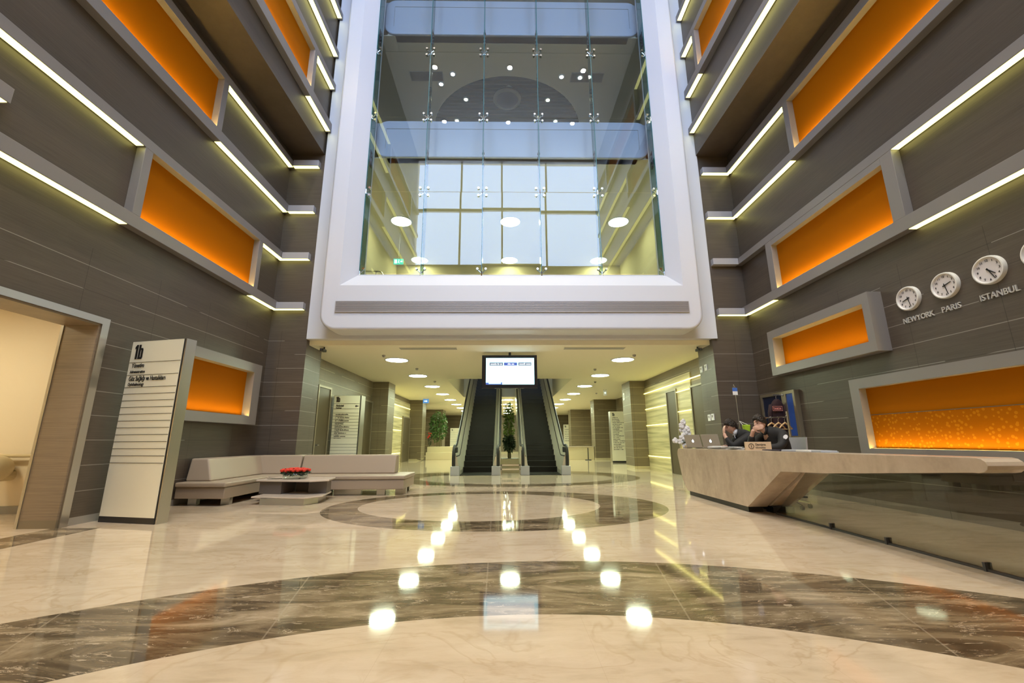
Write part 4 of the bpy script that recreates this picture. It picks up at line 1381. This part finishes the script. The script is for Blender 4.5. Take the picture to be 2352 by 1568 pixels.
def laptop(x, y, ang, label):
    z = .981
    t = thing('laptop', (x, y, z), label, 'laptop', 'laptops on the reception desk')
    R_ = Vector((math.cos(ang), math.sin(ang), 0)); D_ = Vector((-math.sin(ang), math.cos(ang), 0))
    Mx = Matrix(((R_.x, D_.x, 0, x), (R_.y, D_.y, 0, y), (0, 0, 1, z), (0, 0, 0, 1)))
    MB().box((-.19, 0, .002), (.19, .27, .018), Mx).build('keyboard_base', M_ALU, t, bevel=.004)
    Lm = Mx @ Matrix.Translation((0, 0, .016)) @ Matrix.Rotation(math.radians(17), 4, 'X')
    MB().box((-.19, -.008, 0), (.19, 0, .275), Lm).build('lid', M_ALU, t, bevel=.006)
    MB().box((-.175, .0003, .015), (.175, .002, .26), Lm).build('display', M_BLACK, t)
    m = MB()
    m.ball((0, -.009, .135), (.026, .0015, .03), 14, 8, f=lambda v: Lm @ v)
    m.ball((.008, -.009, .172), (.005, .0015, .010), 8, 6, f=lambda v: Lm @ v)
    m.build('logo', M_SCRWHITE, t, smooth=True)


laptop(4.10, 9.56, -1.0, 'silver laptop with open lid beside the white orchid')
laptop(4.20, 8.95, -1.0, 'silver laptop with open lid in front of the man in suit')

# orchid
ox, oy, oz = 4.06, 9.95, .972
t = thing('potted_orchid', (ox, oy, oz), 'white orchid in a low cream dish at far end of the desk', 'plant')
MB().lathe((ox + .06, oy, oz), [(.08, .0), (.125, .03), (.13, .065), (.12, .065), (.07, .02)], 24).build('dish', M_CREAMSTONE, t, smooth=True, angle=50)
st = MB()
sp1 = [(ox + .04, oy, oz + .05), (ox + .0, oy, oz + .25), (ox - .06, oy - .02, oz + .45), (ox - .05, oy - .03, oz + .58)]
sp2 = [(ox + .04, oy, oz + .05), (ox - .03, oy, oz + .12), (ox - .12, oy - .02, oz + .2), (ox - .24, oy - .03, oz + .18)]
st.tube(sp1, .005, 6).tube(sp2, .005, 6).tube([(ox + .08, oy, oz + .05), (ox + .1, oy, oz + .3), (ox + .06, oy, oz + .45)], .004, 6)
st.build('stems', M_STEM, t)
lv_ = MB()
for k in range(7):
    a = k * .9
    d = Vector((math.cos(a), math.sin(a), .15)); s_ = Vector((-math.sin(a), math.cos(a), 0)) * .035
    c = Vector((ox + .06, oy, oz + .07))
    lv_.add([c, c + d * .12 + s_ + Vector((0, 0, .04)), c + d * .28 + Vector((0, 0, -.01)), c + d * .12 - s_ + Vector((0, 0, .04))], [(0, 1, 2, 3)])
lv_.build('leaves', M_DKGREEN, t)
fl_ = [(-.05, .58), (-.09, .50), (-.01, .47), (-.08, .40), (.04, .42), (-.02, .36), (.06, .33), (-.05, .28), (-.10, .24), (-.02, .20), (-.13, .15), (-.06, .12), (-.26, .17), (-.05, .05), (.08, .12)]
for (dx, dz) in fl_:
    m = MB(); c = Vector((ox + dx + .02, oy - .03 + rg.uniform(-.03, .03), oz + dz))
    for q in range(5):
        a = q * 2 * PI / 5 + rg.uniform(0, .6)
        m.ball(c + Vector((.036 * math.cos(a), .01 * math.cos(3 * a), .036 * math.sin(a))), (.036, .008, .034), 10, 6)
    m.ball(c + Vector((0, -.012, 0)), .012, 6, 5)
    m.build('blossom', M_PAPER, t, smooth=True)

# papers and magazines
pp = [(4.46, 8.55, .3, 'loose white papers on the worktop in front of the suited man'), (4.45, 8.15, -.2, 'white paper stack on the worktop behind the plaque'), (4.10, 8.55, .5, 'crumpled white tissue on the counter between laptops and plaque'), (4.12, 7.95, .1, 'open white booklet on the counter left of the plaque')]
for x, y, an, lb in pp:
    m = MB()
    for k in range(5):
        R_ = Matrix.Translation((x + rg.uniform(-.03, .03), y + rg.uniform(-.05, .05), (.945 if x > 4.34 else .977) + .003 + .011 * k)) @ Matrix.Rotation(an + rg.uniform(-.5, .5), 4, 'Z') @ Matrix.Rotation(rg.uniform(-.03, .03) if k else 0, 4, 'Y')
        m.box((-.10, -.14, 0), (.10, .14, .004), R_)
    tag(m.build('paper_stack', M_PAPER), lb, 'papers')
for k, (y, mt, lb) in enumerate(((6.25, M_MAG, 'pale blue magazine nearest the plaque on the counter'), (5.95, M_PAPER, 'white brochure on the counter right of the pale blue magazine'), (5.68, M_MAG, 'grey blue magazine farthest right of those lying on the counter'))):
    m = MB(); R_ = Matrix.Translation((4.11, y, .989)) @ Matrix.Rotation(.2 - .2 * k, 4, 'Z')
    m.box((-.10, -.14, 0), (.10, .14, .012), R_).box((-.098, -.13, .012), (.09, .135, .022), R_)
    tag(m.build('magazine', mt), lb, 'magazine', None)
tag(MB().box((-.1, -.22, 0), (.1, .22, .014), Matrix.Translation((4.14, 6.72, .987))).build('folder', M_FOLDER), 'dark navy folder on the counter between plaque and magazines', 'folder')

# ------------------------------------------------------------------ things behind the desk
t = thing('wall_cabinet', (XR - .05, 10.15, 1.15), 'bronze framed glass cabinet with blue panes on right wall', 'cabinet')
cy0, cy1, cz0, cz1 = 9.55, 10.85, 1.16, 2.24
Bx((XR - .08, cy0, cz0), (XR, cy1, cz1)).build('body', M_KHAKI, t)
m = MB()
for a_, b_ in (((cy0, cz0), (cy0 + .07, cz1)), ((cy1 - .07, cz0), (cy1, cz1)), ((cy0 + .07, cz1 - .07), (cy1 - .07, cz1)), ((cy0 + .07, cz0), (cy1 - .07, cz0 + .07)), ((9.86, cz0 + .07), (10.02, cz1 - .07))):
    m.box((XR - .11, a_[0], a_[1]), (XR - .08, b_[0], b_[1]))
m.build('door_frame', M_CLIP, t)
Bx((XR - .09, 10.02, cz0 + .07), (XR - .082, cy1 - .07, cz1 - .07)).build('pane', M_NAVY, t)
Bx((XR - .09, cy0 + .07, cz0 + .07), (XR - .082, 9.86, cz1 - .07)).build('pane', M_BLUEGL, t)
m = MB(); m.cyl((XR - .112, 9.94, 1.66), (XR - .125, 9.94, 1.66), .10, .10, 20); m.build('lock_plate', M_KHAKI, t)
for y in (9.90, 9.98):
    MB().ball((XR - .14, y, 1.67), .018, 8, 6).build('knob', M_STEEL, t, smooth=True)

# coat rack
rx, ry = 5.95, 9.30
t = thing('coat_rack', (rx, ry, 0), 'steel coat rack with top bar standing behind the desk', 'coat rack')
MB().cyl((rx + .10, ry, .03), (rx + .10, ry, 1.74), .02).build('pole', M_STEEL, t)
MB().cyl((rx - .42, ry, 1.60), (rx + .12, ry, 1.63), .015).build('bar', M_CHROME, t)
MB().cyl((rx - .42, ry, .03), (rx - .42, ry, 1.60), .015).build('pole', M_STEEL, t)
m = MB(); m.box((rx - .47, ry - .2, 0), (rx - .37, ry + .2, .03)).box((rx + .05, ry - .2, 0), (rx + .15, ry + .2, .03)); m.build('foot', M_DARKSTEEL, t)


def hanger(x, rot, label):
    t = thing('coat_hanger', (x, ry, 1.36), label, 'hanger', 'wooden hangers on the rack')
    Mx = Matrix.Translation((x, ry, 1.40)) @ Matrix.Rotation(rot, 4, 'Z')
    m = MB(); m.tube([Mx @ Vector(p) for p in ((-.22, 0, -.03), (-.1, 0, .055), (0, 0, .10), (.1, 0, .055), (.22, 0, -.03))], [.012, .016, .018, .016, .012], 8); m.build('shoulder', M_WOODH, t, smooth=True)
    m = MB(); m.tube([Mx @ Vector(p) for p in ((-.22, 0, -.03), (0, 0, -.035), (.22, 0, -.03))], .007, 6); m.build('bar', M_WOODH, t)
    m = MB(); m.tube([Mx @ Vector((0, 0, .10))] + [Mx @ Vector((.028 * math.sin(a) , 0, .205 - .0 - .028 * math.cos(a) )) for a in [0, .8, 1.6, 2.4, 3.1, 3.9, 4.5]], .004, 6); m.build('hook', M_STEEL, t)


hanger(rx - .26, .4, 'wooden hanger at the left end of the coat rack bar')
hanger(rx - .11, .4, 'wooden hanger in the middle of the coat rack bar')
hanger(rx + .03, .4, 'wooden hanger nearest the tall pole of the coat rack')

t = thing('hanging_jacket', (rx - .1, ry + .55, 1.3), 'dark maroon jacket with pink badge hanging before the cabinet', 'jacket')
jx, jy = 6.27, 9.95
m = MB()
sec = []
for z, hw, hd in ((1.22, .16, .08), (1.45, .165, .09), (1.75, .165, .09), (1.92, .15, .08), (2.02, .09, .06), (2.06, .04, .04)):
    sec.append([(jx + hw * math.cos(k * PI / 8), jy + hd * math.sin(k * PI / 8) + .02 * math.sin(5 * z), z) for k in range(16)])
vs = [p for r_ in sec for p in r_]
fs = [[i * 16 + k, i * 16 + (k + 1) % 16, (i + 1) * 16 + (k + 1) % 16, (i + 1) * 16 + k] for i in range(len(sec) - 1) for k in range(16)] + [list(range(15, -1, -1)), [5 * 16 + k for k in range(16)]]
m.add(vs, fs)
m.build('body', M_JACKET, t, smooth=True)
for s in (-1, 1):
    m = MB(); m.tube([(jx + s * .13, jy, 1.93), (jx + s * .18, jy, 1.75), (jx + s * .195, jy, 1.35)], [.05, .05, .04], 10); m.build('sleeve', M_JACKET, t, smooth=True)
MB().tube([(jx, jy, 2.05), (jx, jy, 2.12), (jx + .02, jy, 2.15)], .005, 6).build('hook', M_STEEL, t)
m = MB(); m.prism([(jx - .17, jy - .098, 1.79), (jx + .05, jy - .098, 1.79), (jx + .05, jy - .098, 1.89), (jx - .17, jy - .098, 1.89)], (0, -.006, 0)); m.build('badge', M_JACKET, t)
m = MB(); m.tube([(jx - .17, jy - .106, 1.79), (jx + .05, jy - .106, 1.79), (jx + .05, jy - .106, 1.89), (jx - .17, jy - .106, 1.89)], .005, 6, True)
m.text('TANION', (jx - .157, jy - .1055, 1.812), (1, 0, 0), (0, 0, 1), .052, .62, .03, .003)
m.build('badge_lettering', M_PINK, t)
# hanging rail for the jacket
t = thing('wall_hook_rail', (6.35, 9.95, 2.14), 'short steel rail on right wall holding the maroon jacket', 'hook')
MB().tube([(6.2, jy, 2.16), (6.46, jy, 2.16)], .012, 8).build('rail', M_STEEL, t)
MB().cyl((6.42, jy, 2.16), (6.472, jy, 2.16), .03).build('plate', M_STEEL, t)

# card stand with lime bag
cx_, cy_ = 5.16, 9.62
t = thing('card_stand', (cx_, cy_, 0), 'thin pole with blue and white card rising behind the two men', 'sign')
MB().cyl((cx_ + .02, cy_, .02), (cx_ - .0, cy_, 2.14), .007, .006, 8).build('pole', M_STEEL, t)
MB().cyl((cx_, cy_, 0), (cx_, cy_, .02), .14, .14, 20).build('base', M_DARKSTEEL, t)
m = MB(); m.mat(M_BLUEC).box((cx_ - .06, cy_ - .006, 2.21), (cx_ + .05, cy_ - .002, 2.29)); m.mat(M_PAPER).box((cx_ - .06, cy_ - .006, 2.13), (cx_ + .05, cy_ - .002, 2.21)); m.build('card', None, t)
m = MB(); m.tube([(cx_ - .03, cy_, 2.29), (cx_ - .02, cy_, 2.36), (cx_ + .01, cy_, 2.29)], .004, 6); m.build('clip', M_STEEL, t)
t = thing('gift_bag', (cx_ + .14, cy_ - .05, 1.25), 'lime green bag hanging behind the two men', 'bag')
m = MB(); m.prism([(cx_ + .04, cy_ - .1, 1.47), (cx_ + .20, cy_ - .1, 1.47), (cx_ + .17, cy_ - .1, 1.28), (cx_ + .08, cy_ - .1, 1.26)], (0, .09, 0)); m.build('body', M_LIME, t, bevel=.015)
m = MB(); m.tube([(cx_ + .05, cy_ - .055, 1.46), (cx_ + .02, cy_ - .02, 1.53), (cx_ + .012, cy_, 1.55), (cx_ + .05, cy_ - .02, 1.53), (cx_ + .18, cy_ - .055, 1.46)], .006, 6); m.build('handle', M_PAPER, t)

# wall switches on the pilaster
for k, (y, z, nm) in enumerate(((11.70, 1.73, 'left one of the lower pair'), (11.50, 1.74, 'right one of the lower pair'), (11.88, 3.07, 'left one of the upper pair'), (11.60, 3.08, 'right one of the upper pair'))):
    t = thing('wall_switch', (5.49, y, z - .08), 'small white wall plate on the right pilaster, ' + nm, 'switch', 'white wall plates')
    Bx((5.482, y - .075, z - .085), (5.50, y + .075, z + .085)).build('plate', M_PAPER, t, bevel=.004)
    Bx((5.476, y - .03, z - .01), (5.483, y + .03, z + .05)).build('rocker', M_GREY, t)

# corridor handrail and waste bin piece at the left edge
t = thing('wall_handrail', (-8.5, 7.74, .9), 'cream wall handrail along the corridor beyond left opening', 'handrail')
MB().cyl((-11.6, 7.70, .94), (-6.75, 7.70, .94), .03).build('rail', M_CREAMSTONE, t)
for x in (-8.6, -7.6, -7.0):
    MB().cyl((x, 7.70, .94), (x, 7.80, .94), .015).build('bracket', M_CREAMSTONE, t)
t = thing('wall_basin', (-8.05, 7.3, .55), 'cream rounded wall basin at the left picture edge in the corridor', 'basin')
MB().ball((-8.42, 7.5, .74), (.22, .26, .22), 18, 10).build('bowl', M_CREAMSTONE, t, smooth=True)
MB().cyl((-8.42, 7.62, .62), (-8.42, 7.80, .62), .09).build('bracket', M_CREAMSTONE, t)
downlight(-8.6, 5.6, 3.6, .3, M_DOWNC, 'round ceiling light in the side corridor beyond the left opening', 'corridor lights')
downlight(-10.2, 5.6, 3.6, .3, M_DOWNC, 'second round ceiling light deeper in the side corridor', 'corridor lights')


# ------------------------------------------------------------------ office chairs
def office_chair(x, y, ang, label):
    t = thing('office_chair', (x, y, 0), label, 'chair', 'grey office chairs behind the desk')
    Mx = Matrix.Translation((x, y, 0)) @ Matrix.Rotation(ang, 4, 'Z')
    V = lambda *p: Mx @ Vector(p)
    m = MB(); m.box((-.27, -.27, .42), (.25, .27, .49), Mx); m.build('seat', M_CHAIRG, t, bevel=.03, seg=3)
    m = MB()
    n = 9; vs = []
    for k in range(n):
        a = (k / (n - 1) - .5) * 1.1
        for (z, o) in ((.58, 0), (1.19, -.05)):
            for th in (0, .03):
                vs.append(V(-.30 + .34 - .34 * math.cos(a) + o + th, .48 * math.sin(a), z))
    fs = []
    for k in range(n - 1):
        b0, b1 = k * 4, k * 4 + 4
        fs += [[b0, b1, b1 + 2, b0 + 2], [b0 + 1, b0 + 3, b1 + 3, b1 + 1], [b0 + 2, b1 + 2, b1 + 3, b0 + 3], [b0, b0 + 1, b1 + 1, b1]]
    fs += [[0, 2, 3, 1], [(n - 1) * 4 + q for q in (0, 1, 3, 2)]]
    m.add(vs, fs); m.build('backrest', M_CHAIRG, t, smooth=True, angle=50)
    m = MB(); m.tube([V(-.12, 0, .43), V(-.30, 0, .46), V(-.315, 0, .7)], .02, 8); m.build('back_bar', M_STEEL, t)
    m = MB(); m.cyl(V(0, 0, .12), V(0, 0, .42), .03); m.build('column', M_STEEL, t)
    for k in range(5):
        a = k * 2 * PI / 5 + .3
        m = MB(); m.tube([V(0, 0, .13), V(.30 * math.cos(a), .30 * math.sin(a), .085)], [.025, .018], 8)
        l = m.build('leg', M_CHROME, t)
        m = MB(); e = V(.30 * math.cos(a), .30 * math.sin(a), 0); m.cyl((e.x - .02, e.y, .035), (e.x + .02, e.y, .035), .035, .035, 12).cyl((e.x, e.y, .05), (e.x, e.y, .09), .012, .012, 8); m.build('caster', M_BLACK, l)


# ------------------------------------------------------------------ people
def person(x, y, ang, sc, label, pose, dark, shirt, badge, tie):
    t = thing('person', (x, y, 0), label, 'person')
    Mx = Matrix.Rotation(ang, 4, 'Z') @ Matrix.Scale(sc, 4)
    base = Vector((x, y, 0))
    V = lambda p: base + Mx @ Vector(p)

    def skin(chains, levels=2):
        """chains: lists of (point, radius); first point of later chains may repeat an earlier one -> shared vertex"""
        me = bpy.data.meshes.new('s'); idx = {}; vs = []; rs = []; es = []
        for ch in chains:
            prev = None
            for p, r in ch:
                key = tuple(round(c, 4) for c in p)
                if key not in idx:
                    idx[key] = len(vs); vs.append(p); rs.append(r)
                i = idx[key]
                if prev is not None and prev != i:
                    es.append((prev, i))
                prev = i
        me.from_pydata([Vector(p) for p in vs], es, [])
        o = bpy.data.objects.new('s', me); COL.objects.link(o)
        o.modifiers.new('k', 'SKIN')
        sv = me.skin_vertices[0].data
        for i, r in enumerate(rs):
            rr = r if isinstance(r, tuple) else (r, r)
            sv[i].radius = rr; sv[i].use_root = (i == 0)
        sb = o.modifiers.new('b', 'SUBSURF'); sb.levels = levels
        dg = bpy.context.evaluated_depsgraph_get(); dg.update()
        m2 = bpy.data.meshes.new_from_object(o.evaluated_get(dg))
        out = ([v.co.copy() for v in m2.vertices], [list(p.vertices) for p in m2.polygons])
        bpy.data.objects.remove(o); bpy.data.meshes.remove(me); bpy.data.meshes.remove(m2)
        return out

    pz = pose
    pel = (0, 0, .56)
    sp1, sp2, nb = pz['spine']
    head = Vector(pz['head']); hp = pz['pitch']; hy = pz.get('yaw', 0)
    HM = Matrix.Translation(head) @ Matrix.Rotation(hy, 4, 'Z') @ Matrix.Rotation(hp, 4, 'Y')
    shl, shr = pz['sh']
    # body (skin tone), one surface: trunk, legs, arms, neck
    nk = HM @ Vector((-.025, 0, -.10))
    trunk = [(pel, (.15, .12)), (sp1, (.135, .11)), (sp2, (.155, .105)), (nb, (.07, .07)), (tuple(nk), .055), (tuple(HM @ Vector((-.015, 0, -.02))), .06)]
    arms = []
    for (s_, e_, w_, h_) in pz['arms']:
        arms.append([(sp2, (.155, .105)), (s_, .062), (tuple((Vector(s_) + Vector(e_)) / 2), .052), (e_, .043), (tuple((Vector(e_) + Vector(w_)) / 2), .040), (w_, .028), (h_, .034)])
    legs = []
    for s in (-1, 1):
        legs.append([(pel, (.15, .12)), ((.08, s * .10, .56), .085), ((.36, s * .13, .57), .065), ((.36, s * .13, .32), .05), ((.30, s * .13, .08), .04), ((.42, s * .14, .04), .035)])
    bv, bf = skin([trunk] + arms + legs)
    m = MB(); m.smooth = True
    m.add([V(p) for p in bv], bf)
    # head
    hd = MB()

    def hshape(v):
        q = v.copy()
        # jaw narrows, face flattens, chin forward
        tz = q.z
        if tz < 0:
            k = 1 + tz * 2.3
            q.y *= max(.55, k)
            if q.x < 0: q.x *= max(.45, 1 + tz * 4)
            else: q.x *= 1.0 + .15 * tz / .12
        if q.x > .05:
            e = math.exp(-((q.z - .012) / .022) ** 2) * math.exp(-((abs(q.y) - .032) / .017) ** 2)
            q.x -= .014 * e
            nz = math.exp(-((q.z + .018) / .026) ** 2) * math.exp(-(q.y / .014) ** 2)
            q.x += .027 * nz
            br = math.exp(-((q.z - .04) / .012) ** 2) * math.exp(-(q.y / .045) ** 2)
            q.x += .006 * br
            lp = math.exp(-((q.z + .062) / .011) ** 2) * math.exp(-(q.y / .022) ** 2)
            q.x += .007 * lp
            ch_ = math.exp(-((q.z + .105) / .018) ** 2) * math.exp(-(q.y / .03) ** 2)
            q.x += .010 * ch_
        return V(HM @ q)
    hd.ball((0, 0, 0), (.098, .077, .122), 40, 30, f=hshape)
    m.add(hd.v, hd.f)
    for s in (-1, 1):
        er = MB(); er.ball((-.008, s * .078, -.005), (.019, .009, .031), 12, 8, f=lambda v: V(HM @ v)); m.add(er.v, er.f)
    # hands: palm plus five bent fingers
    for hnd in pz['hands']:
        c = Vector(hnd['palm']); f = Vector(hnd['dir']).normalized(); n_ = Vector(hnd['nor']).normalized(); sd = f.cross(n_).normalized()
        pm = MB()
        pm.ball((0, 0, 0), (.048, .040, .017), 14, 9, f=lambda v: V(c + f * v.x + sd * v.y + n_ * v.z)); m.add(pm.v, pm.f)
        for k, (o_, L) in enumerate(((-.031, .068), (-.011, .078), (.010, .074), (.030, .058))):
            p0 = c + f * .036 + sd * o_
            cu = hnd.get('curl', .5)
            p1 = p0 + (f * math.cos(cu * .4) - n_ * math.sin(cu * .4)) * L * .45
            p2 = p1 + (f * math.cos(cu) - n_ * math.sin(cu)) * L * .32
            p3 = p2 + (f * math.cos(cu * 1.5) - n_ * math.sin(cu * 1.5)) * L * .25
            fb = MB(); fb.tube([V(p0 - f * .02), V(p0), V(p1), V(p2), V(p3), V(p3 + (p3 - p2) * .2)], [r * sc for r in (.009, .0095, .009, .0085, .0075, .004)], 8); m.add(fb.v, fb.f)
        ts = hnd.get('thumb', -1)
        q0 = c - f * .018 + sd * ts * .030
        q1 = q0 + (f * .45 + sd * ts * .75 - n_ * .35).normalized() * .036
        q2 = q1 + (f * .85 + sd * ts * .30 - n_ * .45).normalized() * .030
        fb = MB(); fb.tube([V(q0 - f * .01), V(q0), V(q1), V(q2), V(q2 + (q2 - q1) * .2)], [r * sc for r in (.010, .012, .0105, .009, .004)], 8); m.add(fb.v, fb.f)
    ob = m.build('body', M_SKIN, t, smooth=True)
    rm = ob.modifiers.new('join', 'REMESH'); rm.mode = 'VOXEL'; rm.voxel_size = .0065; rm.use_smooth_shade = True
    # clothes: jacket over trunk and arms, trousers over legs
    g_ = .016
    jt = [(pel, (.18, .15)), (sp1, (.17, .145)), (sp2, (.19, .135)), (nb, (.088, .092)), (tuple(Vector(nb) + (Vector(nk) - Vector(nb)).normalized() * .045), .070)]
    ja = []
    for (s_, e_, w_, h_) in pz['arms']:
        wv = Vector(e_) + (Vector(w_) - Vector(e_)) * .86
        ja.append([(sp2, (.178, .125)), (s_, .086), (tuple((Vector(s_) + Vector(e_)) / 2), .072), (e_, .062), (tuple((Vector(e_) + wv) / 2), .056), (tuple(wv), .046)])
    cv, cf = skin([jt] + ja)
    jm = MB(); jm.smooth = True; jm.add([V(p) for p in cv], cf)
    jo = jm.build('jacket', dark, t, smooth=True)
    tl = []
    for s in (-1, 1):
        tl.append([((0, 0, .54), (.165, .13)), ((.08, s * .10, .56), .105), ((.36, s * .13, .57), .082), ((.36, s * .13, .32), .068), ((.30, s * .13, .10), .06)])
    cv, cf = skin(tl)
    tm = MB(); tm.smooth = True; tm.add([V(p) for p in cv], cf); tm.build('trousers', dark, t, smooth=True)
    for s in (-1, 1):
        sm_ = MB(); sm_.ball((.38, s * .135, .035), (.14, .055, .04), 14, 8, f=lambda v: V(v)); sm_.build('shoe', M_BLACK, t, smooth=True)
    # collar
    cl = MB(); n = 18
    ax = (Vector(nk) - Vector(nb)).normalized()
    a1 = ax.orthogonal().normalized(); a2 = ax.cross(a1)
    c0 = Vector(nb) + ax * .03; c1 = Vector(nb) + ax * (.075 if shirt else .06)
    ring_ = []
    for cc, r in ((c0, .074), (c1, .064), (c1, .060), (c0, .066)):
        ring_ += [V(cc + (a1 * math.cos(2 * PI * k / n) + a2 * math.sin(2 * PI * k / n)) * r) for k in range(n)]
    cl.add(ring_, [[i * n + k, i * n + (k + 1) % n, ((i + 1) % 4) * n + (k + 1) % n, ((i + 1) % 4) * n + k] for i in range(4) for k in range(n)])
    cl.build('collar', M_SHIRT if shirt else dark, t, smooth=True)
    # hair: cap over skull, swept fringe
    hm = MB()

    def hair(v):
        q = v.copy()
        if q.z < 0 and q.x < 0: q.x *= 1 + q.z * 1.2
        return V(HM @ q)
    vs = []; fs = []
    n, mr = 36, 16
    for i in range(mr + 1):
        for k in range(n):
            th = 2 * PI * k / n
            # hairline: high on the forehead, low at the nape
            lowz = .066 * max(0, math.cos(th)) + (-.062) * max(0, -math.cos(th)) ** .7 + .005 * abs(math.sin(th))
            ph0 = math.asin(max(-.95, min(.95, lowz / .128)))
            ph = ph0 + (PI / 2 - ph0) * i / mr
            j_ = 1 + .02 * math.sin(9 * th + 3 * i) * (i > 0)
            tk = 1.0 if i == 0 else 1.10 + .06 * max(0, math.cos(th)) * math.sin(PI * i / mr)
            if i == 0: tk = 1.005
            vs.append(hair(Vector((.098 * math.cos(ph) * math.cos(th) * tk * j_, .078 * math.cos(ph) * math.sin(th) * tk * j_, .124 * math.sin(ph) * (tk if i else 1.0)))))
    for i in range(mr):
        for k in range(n):
            fs.append([i * n + k, i * n + (k + 1) % n, (i + 1) * n + (k + 1) % n, (i + 1) * n + k])
    fs.append([mr * n + k for k in range(n)])
    hm.add(vs, fs)
    rh = random.Random(int(x * 100))
    for _ in range(520):
        th = rh.uniform(0, 2 * PI)
        lowz = .064 * max(0, math.cos(th)) + (-.066) * max(0, -math.cos(th)) ** .7 - .004 * abs(math.sin(th))
        ph0 = math.asin(max(-.95, min(.95, lowz / .128)))
        ph = ph0 + (PI / 2 - ph0) * rh.random() ** 1.3
        front = max(0, math.cos(th))
        p = Vector((.101 * math.cos(ph) * math.cos(th), .081 * math.cos(ph) * math.sin(th), .127 * math.sin(ph)))
        nrm_ = Vector((p.x / .0102, p.y / .0066, p.z / .0161)).normalized()
        flow = Vector((-.7, rh.uniform(-.35, .35), .75 * front - .8 * (1 - front) * math.cos(ph)))
        d_ = (flow - nrm_ * flow.dot(nrm_)).normalized()
        L_ = rh.uniform(.022, .04) * (1 + .5 * front)
        pts_ = [p - d_ * .008, p + d_ * L_ * .5 + nrm_ * (.007 + .006 * front), p + d_ * L_ + nrm_ * .005]
        hm.tube([hair(q) for q in pts_], [.0055 * sc, .0065 * sc, .0015 * sc], 5)
    hm.build('hair', M_HAIR, t, smooth=True)
    bw = MB()
    for s in (-1, 1):
        bw.tube([V(HM @ Vector((.094, s * .014, .038))), V(HM @ Vector((.094, s * .034, .044))), V(HM @ Vector((.080, s * .052, .036)))], [.004 * sc, .006 * sc, .003 * sc], 6)
    bw.build('eyebrows', M_HAIR, t)
    for s in (-1, 1):
        ey = MB(); ey.ball((.080, s * .031, .012), (.007, .011, .0055), 10, 8, f=lambda v: V(HM @ v)); ey.build('eye', M_BLACK, t, smooth=True)
    if badge:
        s_, e_ = pz['arms'][0][0], pz['arms'][0][1]
        p = Vector(s_) * .72 + Vector(e_) * .28
        q = V(p + Vector(badge))
        nrm = (Mx.to_3x3() @ Vector(badge)).normalized()
        a1 = nrm.orthogonal().normalized(); a2 = nrm.cross(a1)
        bd = MB(); bd.add([q + (a1 * .046 * math.cos(k * PI / 10) + a2 * .032 * math.sin(k * PI / 10)) for k in range(20)] + [q - nrm * .012 + (a1 * .046 * math.cos(k * PI / 10) + a2 * .032 * math.sin(k * PI / 10)) for k in range(20)],
                          [list(range(20))] + [[k, 20 + k, 20 + (k + 1) % 20, (k + 1) % 20] for k in range(20)])
        bd.build('arm_badge', M_SHIRT, t)
    if tie:
        tb = MB(); p0 = Vector(nb) + Vector((.085, 0, -.0)); p1 = Vector(sp2) + Vector((.155, 0, .0)); p2 = Vector(sp1) + Vector((.15, 0, 0))
        tb.tube([V(p0), V(p1), V(p2)], [.012 * sc, .028 * sc, .03 * sc], 6); tb.build('tie', M_BLACK, t)
        sf = MB(); sf.prism([V(p0 + Vector((0, -.05, .02))), V(p0 + Vector((0, .05, .02))), V(p1 + Vector((-.012, .0, -.05)))], Mx.to_3x3() @ Vector((.012, 0, 0))); sf.build('shirt_front', M_SHIRT, t)
    return t


poseA = dict(  # resting chin and mouth in one hand, other arm on the desk
    spine=((.03, 0, .76), (.10, 0, .98), (.20, 0, 1.115)), head=(.300, 0, 1.225), pitch=.10, yaw=.25,
    sh=((.12, .2, 1.02), (.14, -.2, 1.0)),
    arms=[((.09, .215, 1.05), (.22, .31, .875), (.43, .16, .866), (.48, .12, .866)),
          ((.13, -.21, 1.04), (.42, -.13, .875), (.445, .005, 1.075), (.43, .035, 1.135))],
    hands=[dict(palm=(.52, .09, .866), dir=(.8, -.5, 0), nor=(0, 0, 1), curl=.4, thumb=1),
           dict(palm=(.412, .060, 1.155), dir=(-.55, .75, .22), nor=(.85, .45, .12), curl=.55, thumb=1)])
poseB = dict(  # head bowed, hand pressed to the brow
    spine=((.03, 0, .76), (.11, 0, .98), (.22, 0, 1.105)), head=(.325, 0, 1.205), pitch=.32, yaw=.10,
    sh=((.12, .2, 1.02), (.14, -.2, 1.0)),
    arms=[((.11, .215, 1.045), (.40, .20, .875), (.475, .085, 1.05), (.47, .06, 1.10)),
          ((.12, -.21, 1.04), (.28, -.27, .875), (.41, -.16, .866), (.45, -.13, .866))],
    hands=[dict(palm=(.468, .050, 1.125), dir=(-.12, -.25, .95), nor=(.95, .1, .15), curl=.35, thumb=-1),
           dict(palm=(.49, -.09, .866), dir=(.8, .5, 0), nor=(0, 0, 1), curl=.4, thumb=-1)])
AA = math.radians(182)
person(4.94, 7.86, AA, 1.17, 'man in black jacket with white arm badge, hand over his mouth', poseA, M_SUIT, False, (.01, .070, .02), False)
person(5.03, 8.95, math.radians(172), 1.17, 'man in black suit and white collar, hand pressed to his brow', poseB, M_SUIT, True, None, True)
office_chair(4.95, 7.87, AA, 'grey shell office chair behind the man with the arm badge')
office_chair(5.05, 8.95, math.radians(172), 'grey shell office chair behind the man in the suit')
